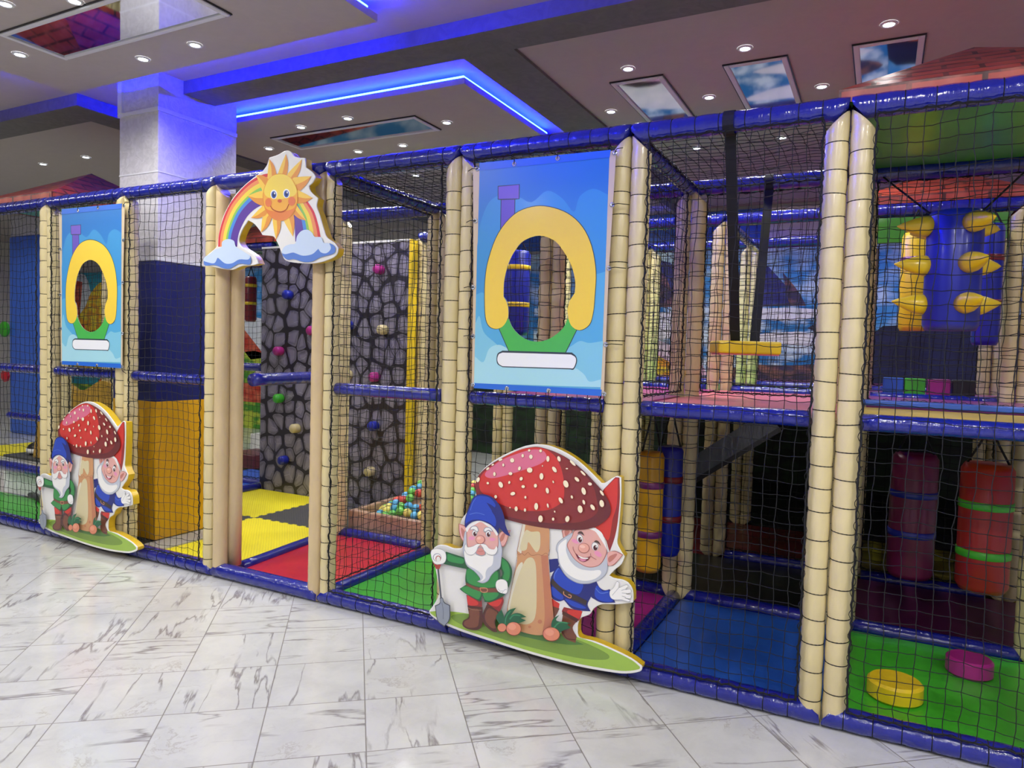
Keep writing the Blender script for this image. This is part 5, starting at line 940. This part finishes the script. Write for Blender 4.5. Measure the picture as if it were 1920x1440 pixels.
def jig(x0,y0,x1,y1,mat,label):
    # interior seams at x=-1.93 and y=1.24 share one tooth line, so neighbours interlock
    def seg(a,b):
        sv=abs(a[0]-b[0])<1e-6 and abs(a[0]-xs[1])<1e-6; sh=abs(a[1]-b[1])<1e-6 and abs(a[1]-ys[1])<1e-6
        if not(sv or sh): return [Vector((a[0],a[1],0))]
        fwd_=(b[1]>a[1]) if sv else (b[0]>a[0])
        if fwd_: return edge_line(a,b,1)
        return edge_line(b,a,1)[::-1]
    c=[(x0,y0),(x1,y0),(x1,y1),(x0,y1)]; pts=[]
    for i in range(4): pts+=seg(c[i],c[(i+1)%4])
    m=MB(); tri=tessellate_polygon([pts]); n=len(pts); vs=[(p.x,p.y,.03) for p in pts]+[(p.x,p.y,.003) for p in pts]; fs=[]
    for t in tri:
        A,B,C_=(pts[i] for i in t); cr=(B-A).cross(C_-A).z
        fs.append(t if cr>0 else t[::-1])
    fs+=[(i,n+i,n+(i+1)%n,(i+1)%n) for i in range(n)]; m.add(vs,fs); o=link('foam_tile',m.mesh('foam_tile',mat)); tag(o,label,'foam tile','puzzle foam tiles behind the doorway')
jig(xs[0],ys[0],xs[1],ys[1],TGREY,'dark grey puzzle foam tile at the foot of the padded column')
jig(xs[1],ys[0],xs[2],ys[1],TYEL,'yellow puzzle foam tile nearest the doorway')
jig(xs[0],ys[1],xs[1],ys[2],TYEL,'yellow puzzle foam tile at the foot of the boulder wall, left one')
jig(xs[1],ys[1],xs[2],ys[2],TGREY,'dark grey puzzle foam tile at the foot of the boulder wall, right one')
# ================= boulder climbing wall
t=thing('climbing_wall','climbing wall printed with grey boulders and studded with coloured holds','climbing wall',(-1.93,2.24,0))
o=link('wall_panel',MB().box((-.97,-.04,.0),(.96,.04,2.62)).mesh('wall_panel',STONE),t); bevel(o,.01)
link('top_edge',MB().box((-.97,-.045,2.615),(.96,.045,2.635)).mesh('top_edge',WHITEP),t); link('side_edge',MB().box((.962,-.05,.0),(.99,.05,2.63)).mesh('side_edge',YEL),t)['label']='yellow side edge'
HM={c:MB().lathe([(.046,0),(.049,.02),(.047,.075),(.040,.085),(0,.087)],n=20,axis='y').mesh('climbing_hold',m) for c,m in (('b',ROYAL),('m',MAG),('g',GRN),('c',CREAM))}
for me in HM.values():
    me.polygons.foreach_set('use_smooth',[True]*len(me.polygons))
for x,z,c in ((-2.48,2.12,'b'),(-2.60,1.53,'m'),(-2.14,1.75,'m'),(-2.59,1.03,'g'),(-2.35,.73,'c'),(-2.51,.38,'b'),(-1.30,2.35,'m'),(-1.67,1.81,'b'),(-1.24,1.77,'c'),(-1.67,1.32,'c'),(-1.33,1.31,'m'),(-1.33,.83,'b'),(-1.36,.38,'c')):
    link('climbing_hold',HM[c],t,(x+1.93,-.04,z))['label']={'b':'blue','m':'magenta','g':'green','c':'cream'}[c]+' round hold'
# ================= ball pit
PX0,PX1,PY0,PY1=-.90,.86,1.30,2.14
t=thing('ball_pit','low tan padded ball pit behind the red mat, full of coloured balls','ball pit',((PX0+PX1)/2,(PY0+PY1)/2,0)); hx,hy=(PX1-PX0)/2,(PY1-PY0)/2
for nm,a,b in (('front_wall',(-hx,-hy,0.002),(hx,-hy+.05,.225)),('rear_wall',(-hx,hy-.05,.002),(hx,hy,.225)),('side_wall',(-hx,-hy+.05,.002),(-hx+.05,hy-.05,.225)),('side_wall',(hx-.05,-hy+.05,.002),(hx,hy-.05,.225))):
    o=link(nm,MB().box(a,b).mesh(nm,TAN),t); bevel(o,.012)
def hgt(x,y): return .06+.34*min(1,max(0,(x-PX0+.02)/.45))*min(1,max(.35,(y-PY0+.2)/.6))
m=MB(); nx,ny=14,8; vs=[];fs=[]
for j in range(ny+1):
    for i in range(nx+1):
        x=PX0+.055+(PX1-PX0-.11)*i/nx; y=PY0+.055+(PY1-PY0-.11)*j/ny; vs.append((x-(PX0+PX1)/2,y-(PY0+PY1)/2,max(.01,hgt(x,y)-.035)))
for j in range(ny):
    for i in range(nx): a=j*(nx+1)+i; fs.append((a,a+1,a+nx+2,a+nx+1))
m.add(vs,fs); link('cushion_base',m.mesh('cushion_base',TAN,True),t)
bs=bmesh.new(); bmesh.ops.create_uvsphere(bs,u_segments=16,v_segments=10,radius=.036); bm0={}
for c in ('ball_red','ball_green','ball_blue','ball_yellow'):
    me=bpy.data.meshes.new('play_ball'); bs.to_mesh(me); me.materials.append(MATS[c]); me.polygons.foreach_set('use_smooth',[True]*len(me.polygons)); bm0[c]=me
bs.free(); nb=0; rnd=random.Random(3)
for j in range(10):
    for i in range(22):
        x=PX0+.10+.0735*i+(.036 if j%2 else 0)+rnd.uniform(-.004,.004); y=PY0+.095+.071*j+rnd.uniform(-.004,.004)
        if x>.55 or y>PY1-.09 or rnd.random()<.03: continue
        c=rnd.choice(['ball_red','ball_green','ball_blue','ball_yellow','ball_green','ball_blue']); z=max(.05,hgt(x,y)+rnd.uniform(0,.028))
        o=link('play_ball',bm0[c],None,(x,y,z)); cn=c.split('_')[1]; tag(o,'small shiny %s plastic ball lying in the ball pit heap'%cn,'ball','%s balls in the ball pit'%cn); nb+=1
# ================= decks
def deck(label,x0,y0,x1,y1,m,z=MID-.005):
    o=link('deck_platform',MB().box((x0,y0,z-.03),(x1,y1,z)).mesh('deck_platform',m)); bevel(o,.006); tag(o,label,'platform','upper level platforms')
deck('pinkish red padded deck of the swing seat bay',X(5)+.02,.05,X(6)-.02,ROW[2]-.06,PINKD)
deck('pink padded deck hidden behind the big banner',X(4)+.02,.05,X(5)-.02,ROW[2]-.06,MAG)
deck('narrow yellow padded deck strip along the front of the rightmost bay',X(6)+.02,.05,X(8),ROW[1]-.16,YEL)
deck('light blue padded step edge in the rightmost bay',X(6)+.02,ROW[1]-.15,X(8),ROW[1]-.05,LBLUE,MID+.035)
deck('magenta padded deck under the coloured cubes',X(6)+.02,ROW[1]+.05,X(8),ROW[3]-.05,PURP,MID+.005)
deck('green padded deck deep in the swing seat bay',X(3)+.02,ROW[2]+.05,X(6)-.02,ROW[3]-.05,GRN)
deck('wide dark deck added at the very back to shade the lower mural',X(3)+.02,ROW[3]+.05,X(8)+1,6.2,PURP,MID-.01)  # added deck, keeps lamp light off the lower mural and floor
deck('blue padded deck past the right edge',X(7)+.1,.05,X(8)+.5,ROW[1]-.2,MBLUE,MID-.06)
# ================= hanging bags, roller, trapeze, cubes, discs
def bag(label,x,y,z0,z1,r,m,mb_,bands,top,dy=0.0,group='hanging punch bags'):
    t=thing('punch_bag',label,'punch bag',(x,y,z0),group); h=z1-z0
    link('bag_body',MB().lathe([(0,0),(r*.85,0),(r,.03),(r,h-.03),(r*.85,h),(0,h)],n=28).mesh('bag_body',m,True),t)
    for b in bands: link('band',MB().lathe([(r+.001,b*h-.02),(r+.004,b*h-.018),(r+.004,b*h+.018),(r+.001,b*h+.02)],n=28).mesh('band',mb_,True),t)
    q=MB(); 
    for s in (-1,1): q.tube([(s*r*.8,0,h-.01),(s*r*.35,0,h+(top-z1)*.5),(0,dy,top-z0)],.006,6)
    link('hanging_strap',q.mesh('hanging_strap',STRAP),t)
bag('golden yellow punch bag with two purple bands, by the big gnome sign',1.845,.80,.30,1.02,.077,OCHRE,PURP,(.32,.73),1.29)
bag('navy blue punch bag with dark red bands, half behind the yellow one',1.905,1.0,.36,1.04,.08,ROYAL,DRED,(.34,.7),1.29)
bag('magenta punch bag with two blue bands, in the shade at the right',3.25,1.5,.32,1.06,.125,vinyl('shaded_magenta_vinyl','#701446',.45,.3,6),ROYAL,(.36,.68),1.29)  # magenta darkened to carry the shade under the deck
bag('bright red punch bag with two green bands, in the shade at the right edge',3.55,.95,.45,1.10,.118,vinyl('shaded_red_vinyl','#9c1616',.45,.3,6),GRN,(.3,.68),1.29)  # red also deepened, under-deck shade put into the colour
bag('navy punch bag with yellow bands, seen through the oval of the big banner',.215,2.12,1.74,2.46,.12,ROYAL,YEL,(.36,.8),2.64,dy=.23)
bag('dark red punch bag with yellow bands, seen beyond the doorway',-4.55,3.56,1.90,2.50,.075,DRED,YEL,(.4,.8),2.64)
bag('yellow upright bag with two purple bands, behind the spiked roller',3.22,2.27,1.82,2.49,.09,YEL,PURP,(.3,.72),2.65)
bag('dark blue bag with a dark red band, right behind the spiked roller',3.64,2.24,1.73,2.52,.08,ROYAL,DRED,(.35,.72),2.65,dy=.11)
# spiked roller
rx,ry,rz0,rz1,rr=3.345,.9,1.77,2.37,.127
t=thing('spiked_roller','fat blue hanging roller with three tiers of yellow foam spikes','spiked roller',(rx,ry,rz0)); h=rz1-rz0
link('roller_body',MB().lathe([(0,0),(rr*.9,0),(rr,.03),(rr,h-.03),(rr*.9,h),(0,h)],n=36).mesh('roller_body',ROYAL,True),t)
SPK=MB().lathe([(.052,0),(.050,.04),(.040,.075),(.018,.13),(.003,.158),(0,.159)],n=18,axis='x').mesh('foam_spike',YEL,True)
for i,zz in enumerate((.13,.33,.53)):
    for a in (-172,-66,32,76,128):
        A=math.radians(a+4*i); link('foam_spike',SPK,t,((rr-.012)*math.cos(A),(rr-.012)*math.sin(A),zz),(0,-.12+.06*i,A))
for s in (-1,1): link('hanging_cord',MB().tube([(s*.11,0,h-.005),(s*.34,.29,2.64-rz0)],.005,6).mesh('hanging_cord',STRAP),t)
# trapeze seat
t=thing('swing_seat','yellow cushioned seat hanging on two long black straps','swing seat',(2.385,.62,1.655))
def cushion(ax,ay,th):
    m=MB().box((-ax,-ay,-th),(ax,ay,th)); return m
o=link('seat_cushion',MB().box((-.165,-.10,-.034),(.165,.10,.034)).mesh('seat_cushion',YEL),t,None,(0,0,.45)); bevel(o,.012,3)
link('seat_base',MB().box((-.155,-.09,-.040),(.155,.09,-.032)).mesh('seat_base',PINKD),t,None,(0,0,.45))['label']='orange red underside'
def strap(a,b,wd,loc):
    a,b=Vector(a),Vector(b); d=(b-a).normalized(); s=Vector((1,0,0)); n=d.cross(s).normalized()*.0025; s=s*wd/2; m=MB()
    vs=[a-s-n,a+s-n,a+s+n,a-s+n,b-s-n,b+s-n,b+s+n,b-s+n]; m.add(vs,[(0,1,2,3),(7,6,5,4),(0,4,5,1),(1,5,6,2),(2,6,7,3),(3,7,4,0)]); return m
for a,b in (((-.005,-.62,1.01),(-.04,-.06,.03)),((.005,.61,1.01),(.04,.06,.03))):
    m=strap(a,b,.05,None); 
    # loop over the rail
    lp=[(a[0],a[1]+.056*math.cos(u),1.01+.056*math.sin(u)) for u in [2*PI*i/16 for i in range(16)]]
    vs=[]; 
    for p in lp: vs+=[(p[0]-.025,p[1],p[2]),(p[0]+.025,p[1],p[2])]
    m.add(vs,[(2*i,2*i+1,2*((i+1)%16)+1,2*((i+1)%16)) for i in range(16)])
    link('hanging_strap',m.mesh('hanging_strap',STRAP),t)
for i,(x0,x1,mt,s) in enumerate(((3.06,3.19,MBLUE,'blue'),(3.197,3.325,GRN,'green'),(3.335,3.475,MAG,'magenta'),(3.485,3.62,BLACKV,'black'))):
    sh=.0; o=link('foam_cube',MB().box((x0,2.38,MID+.006),(x1,2.51,MID+.14)).mesh('foam_cube',mt)); bevel(o,.008,3); tag(o,'small %s foam cube in the row on the upper deck at the right'%s,'foam cube','foam cubes in a row')
def disc(label,x,y,r,h,m):
    o=link('stepping_disc',MB().lathe([(0,.036),(r-.01,.036),(r,.046),(r,.036+h-.012),(r-.012,.036+h),(0,.036+h)],n=36).mesh('stepping_disc',m,True),None,(x,y,0)); o.modifiers.new('e','EDGE_SPLIT').split_angle=.5; tag(o,label,'stepping disc','foam stepping discs')
disc('yellow round foam stepping disc on the green mat at the right',3.17,.37,.118,.085,YEL)
disc('magenta round foam stepping disc on the green mat, farther back',3.51,.86,.105,.085,MAG)
# slide
t=thing('slide','grey slide with see-through side, descending in the shade of the swing seat bay','slide',(2.0,1.7,0)); A,B=Vector((-.95,0,.06)),Vector((.50,0,1.14)); wd=.24
def slab(off,th,y0,y1):
    d=(B-A).normalized(); n=Vector((-d.z,0,d.x)); m=MB(); vs=[]
    for y in (y0,y1):
        for P_ in (A+n*off,B+n*off,B+n*(off+th),A+n*(off+th)): vs.append((P_.x,y,P_.z))
    m.add(vs,[(0,1,2,3),(7,6,5,4),(0,4,5,1),(1,5,6,2),(2,6,7,3),(3,7,4,0)]); return m
GREYS=vinyl('grey_vinyl','#5c6268',.25,.6,12); link('chute',slab(.0,.03,-wd,wd).mesh('chute',BLACKV),t); link('side_wall',slab(.03,.13,-wd-.02,-wd).mesh('side_wall',GREYS),t); link('side_wall',slab(.03,.13,wd,wd+.02).mesh('side_wall',GREYS),t)
# golden wave panel, white board, blue pillar pad, maroon step
P=smooth_poly([(-6.72,.04,1),(-5.05,.04,1),(-5.02,1.05,1),(-5.3,1.10),(-5.6,.98),(-5.85,.96),(-6.1,1.04),(-6.35,.99),(-6.5,.85),(-6.62,.5)],5)
o=link('wave_panel',MB().prism(P,1.96,2.06).mesh('wave_panel',DYEL)); bevel(o,.01); tag(o,'golden padded panel with a wavy top edge, seen behind the left banner bay','padded panel')
o=link('white_board',MB().box((-4.85,.66,.02),(-3.35,.69,.27)).mesh('white_board',WHITEP)); tag(o,'low white board under the blue rail at the far left','board')
t=thing('padded_pillar','tall blue padded square pillar far behind the far left net','padded pillar',(-9.39,3.75,0)); o=link('pad_wrap',MB().box((-.46,-.45,0),(.46,-.33,3.25)).mesh('pad_wrap',LBLUE),t); bevel(o,.03,3); link('pillar_top',MB().box((-.42,-.44,3.25),(.42,-.34,3.58)).mesh('pillar_top',PL_COL),t)
for s,c,x,z,r in (('green',GRN,-9.92,1.72,.13),('red',RED,-9.9,.95,.11)):
    o=link('wall_ornament',MB().lathe([(0,0),(r,0),(r,.03),(r*.7,.05),(0,.06)],c=(x,3.28,z),n=7 if s=='red' else 20,axis='y').mesh('wall_ornament',c)); tag(o,'%s foam ornament on the left edge of the blue padded pillar'%s,'ornament')
o=link('foam_step',MB().box((-4.35,3.0,.03),(-3.85,3.5,.20)).mesh('foam_step',MAROON)); bevel(o,.01); tag(o,'maroon foam step beyond the doorway on the blue mat','foam step')
o=link('foam_step',MB().box((-4.9,3.9,.002),(-3.9,4.5,.32)).mesh('foam_step',WHITEP)); bevel(o,.01); tag(o,'pale foam block behind the maroon step','foam step')
for i,(x0,y0,c,s) in enumerate(((-8.2,1.9,TYEL,'yellow tile nearest the far left net'),(-7.3,1.9,TGREY,'dark tile beside the golden wave panel'),(-8.2,2.8,TGREY,'dark tile farther back at the left'),(-7.3,2.8,TYEL,'yellow tile farther back at the left'))):
    matbox('foam_tile','foam floor %s'%s,x0,y0,x0+.88,y0+.88,.03,c,'foam tile')
# rubber tyre-like toy
o=link('panda_toy',MB().lathe([(.0,0),(.09,.0),(.13,.06),(.11,.13),(.05,.17),(0,.175)],c=(-6.95,2.15,.03),n=18).mesh('panda_toy',BLACKV,True)); tag(o,'small black and white round toy on the yellow tiles at the far left','toy'); q=MB().lathe([(.125,.03),(.137,.06),(.132,.09)],c=(-6.95,2.15,.03),n=18); q2=link('white_band',q.mesh('white_band',WHITEP,True),o)
# ================= roofs
def roof(label,x0,y0,x1,y1,z,apex,under=True):
    t=thing('tiled_roof',label,'roof',((x0+x1)/2,(y0+y1)/2,z),'red tiled canopy roofs'); a,b=(x1-x0)/2,(y1-y0)/2; sk=.055; hh=apex-z
    me=bpy.data.meshes.new('tile_cover'); bm=bmesh.new(); uvl=bm.loops.layers.uv.new('UVMap')
    c=[(-a,-b),(a,-b),(a,b),(-a,b)]
    for i in range(4):
        p,q=c[i],c[(i+1)%4]; ln=math.hypot(q[0]-p[0],q[1]-p[1]); 
        lo=[bm.verts.new((p[0],p[1],0)),bm.verts.new((q[0],q[1],0))]; hi=[bm.verts.new((p[0],p[1],sk)),bm.verts.new((q[0],q[1],sk))]; ap=bm.verts.new((0,0,hh))
        f=bm.faces.new((lo[0],lo[1],hi[1],hi[0])); 
        for l,u in zip(f.loops,((0,-sk-.4),(ln,-sk-.4),(ln,-.4),(0,-.4))): l[uvl].uv=u
        sl=math.hypot((b if i%2==0 else a),hh-sk); f=bm.faces.new((hi[0],hi[1],ap))
        for l,u in zip(f.loops,((0,0),(ln,0),(ln/2,sl))): l[uvl].uv=u
    bm.to_mesh(me); bm.free(); me.materials.append(ROOF); link('tile_cover',me,t)
    e=.03; link('underside_panel',MB().box((-a+e,-b+e,.002),(a-e,b-e,.016)).mesh('underside_panel',GREENP),t)['label']='green underside'
roof('red tiled canopy roof nearest the camera, at the upper right',X(6)-.05,-.02,X(7)+.05,ROW[1]+.05,2.69,3.085)
roof('red tiled canopy roof at the far left, left of the column',X(-1)-.05,-.02,X(0)+.05,ROW[1]+.05,2.70,3.09)
roof('red tiled canopy roof seen through the arch of the rainbow sign',X(-1)-.05,ROW[2]-.04,X(0)+.35,ROW[3]+.05,2.71,3.14)
roof('red tiled canopy roof farther back at the right, seen above the spiked roller',X(6)-.03,ROW[2]-.03,X(7)+.03,ROW[3]+.03,2.71,3.08)
# green fascia panels hanging under the roofs
for y0,y1,z0,z1,s in ((1.12,1.17,2.36,2.61,'behind the rightmost bay under the near roof'),):
    pass
o=link('green_valance',MB().box((X(6)+.1,ROW[2]-.03,2.44),(X(7)-.1,ROW[2]+.02,2.61)).mesh('green_valance',GREENP)); tag(o,'green panel hanging under the farther red roof, above the yellow upright bag','valance')
# ================= mural on the back wall
MY=FY1-.03
def mural_mat(name,a,b,scale,th=(.4,.6),detail=6,rough=.5):
    m,t,bs_=nt(name); tc=N(t,'ShaderNodeTexCoord'); mp=N(t,'ShaderNodeMapping'); mp.inputs['Scale'].default_value=(1,1,1.8); L(t,tc.outputs['Object'],mp.inputs[0]); n=N(t,'ShaderNodeTexNoise'); n.inputs['Scale'].default_value=scale; n.inputs['Detail'].default_value=detail; L(t,mp.outputs[0],n.inputs['Vector'])
    L(t,ramp(t,n.outputs[0],[(th[0],lin(a)),(th[1],lin(b))]),bs_.inputs['Base Color']); bs_.inputs['Roughness'].default_value=rough; return m
MS=[mural_mat('mural_sky','#3f93cf','#c8e4f2',1.6,(.45,.62)),mural_mat('mural_mountain','#2a2c6a','#3c4488',3,(.4,.6)),mural_mat('mural_water','#1f78b8','#d4ecf6',2.6,(.45,.58)),mural_mat('mural_dark','#141a38','#1f2850',2),mural_mat('mural_meadow','#4f9a34','#c8d84a',3.5,(.42,.56)),mural_mat('mural_rock','#3a3350','#9a6a58',4,(.45,.65)),mural_mat('mural_gold','#f0a824','#f8dc3c',5,(.45,.55)),mural_mat('mural_orange','#e8582a','#f08a4a',3),mural_mat('mural_roof','#c8402c','#e07858',4),mural_mat('mural_pink','#d890c0','#f0e4ea',4),mural_mat('mural_teal','#2a9cb4','#3ab4c4',2),mural_mat('mural_white','#dfe6ea','#f4f6f8',3),mural_mat('mural_shade','#10180f','#1f3a1c',4)]
t=thing('wall_mural','large painted landscape mural covering the back wall','mural',(0,MY,0))
mb=MB(); mb.prism([(-13.9,.0),(8.9,.0),(8.9,3.05),(-13.9,3.05)],0,.02,0)
def M_(mi,pts,l,s=3): mb.poly(smooth_poly(pts,s),mi,-.0015*l)
M_(3,[(-14,0,1),(9,0,1),(9,1.3,1),(-14,1.1,1)][0:4],0)if 0 else None
mb.poly([(-13.9,0),(8.9,0),(8.9,1.25),(-1,1.3),(-6.5,1.0),(-13.9,.9)],4,-.0015)
mb.poly([(-3,0),(8.9,0),(8.9,1.22),(-3,1.22)],12,-.002)  # under-deck shade painted as a near-black green strip
M_(1,[(-1.4,1.9,1),(-.8,2.5),(-.3,2.75),(.0,2.4),(.3,2.9),(.7,2.6),(1.05,2.1,1),(1.35,2.72),(1.6,2.85),(1.95,2.5),(2.2,2.2),(2.6,2.45),(2.9,2.2,1),(2.9,1.9,1)],2)
M_(5,[(.15,2.6,1),(.32,2.75),(.5,2.4),(.62,2.1,1),(.3,2.15,1)],3); M_(5,[(1.88,2.7,1),(2.1,2.42),(2.22,2.15,1),(1.98,2.3)],3)
mb.poly([(-1.6,1.35),(2.95,1.35),(2.95,2.28),(-1.6,2.25)],2,-.006)
M_(11,[(-.9,1.9),(-.2,2.1),(.6,2.2),(.9,2.0),(.5,1.85),(-.3,1.75)],5); M_(9,[(-.6,1.35,1),(-.5,1.7),(.1,1.85),(.8,1.6),(1.0,1.35,1)],5); M_(6,[(-.6,1.3,1),(-.4,1.6),(0,1.72),(.5,1.5),(.9,1.3,1)],6)
M_(5,[(1.1,1.3,1),(1.4,1.5),(2.0,1.52),(2.6,1.55),(2.95,1.45),(2.95,1.3,1)],6); M_(5,[(2.2,2.0),(2.6,2.1),(2.9,2.0),(2.6,1.9)],6); M_(11,[(1.3,2.2),(1.9,2.25),(2.5,2.2),(1.9,2.08)],6); M_(11,[(1.4,1.86),(2.1,1.95),(2.8,1.8),(2.1,1.78)],6)
M_(3,[(2.95,1.2,1),(2.95,1.95),(3.3,2.05),(3.7,2.2),(4.3,2.15),(5.2,2.3),(6.5,2.0),(8.8,2.2),(8.8,1.2,1)],6)
M_(7,[(3.9,2.1,1),(4.0,2.3),(4.2,2.25),(4.25,1.85,1)],7)
# village part, far left of the mural
M_(11,[(-8.4,.9,1),(-8.4,1.9),(-7.4,2.1),(-6.9,1.8),(-6.8,.9,1)],2); M_(8,[(-8.6,1.6,1),(-8.0,2.15,1),(-7.1,1.35,1),(-7.5,1.3,1),(-8.0,1.75,1)],3); M_(4,[(-8.6,.3,1),(-8.3,1.1),(-7.6,1.45),(-7,1.3),(-6.4,.3,1)],3); M_(9,[(-7.5,.95),(-7.2,1.15),(-6.9,.95),(-7.2,.8)],4); M_(8,[(-8,.5,1),(-8,.85,1),(-7,.85,1),(-7,.5,1)],4)
# teal and golden part, seen through the oval of the left banner
mb.poly([(-13.8,.6),(-10.4,.6),(-10.4,3.05),(-13.8,3.05)],10,-.003)
M_(11,[(-13.6,2.2),(-13.1,2.9),(-12.6,3.0),(-12.4,2.4),(-12.9,1.9)],3); M_(8,[(-13.0,2.9,1),(-12.7,2.85,1),(-12.8,2.1,1),(-13.0,2.2,1)],4)
M_(6,[(-13.1,1.0),(-13.0,1.9),(-12.6,2.3),(-12.4,2.6),(-12.0,2.85),(-11.5,2.75),(-11.2,2.3),(-11.1,1.5),(-11.3,.9)],4); M_(7,[(-12.9,1.3),(-12.85,1.8),(-12.6,1.9),(-12.5,1.3)],5); M_(7,[(-12.0,.3),(-12.1,.7),(-11.6,.95),(-11.1,.7),(-11.2,.3)],5)
link('painting',mb.mesh('painting',MS),t)
# wall band above the mural; blue panel paints led glow on white wall
for x0,x1,m,s in ((-2.6,1.66,LBLUE,'blue'),(1.68,8.8,WHITEP,'white')):
    o=link('wall_panel',MB().box((x0,FY1-.05,3.10),(x1,FY1-.002,3.52)).mesh('wall_panel',m)); tag(o,'%s flat panel high on the back wall above the mural'%s,'wall panel')
print('balls',nb,'objects',len(bpy.data.objects))

for o in COL.objects:
    if o.get('label') and len(o['label'].split())>16: print('LONG',o.name,o['label'])
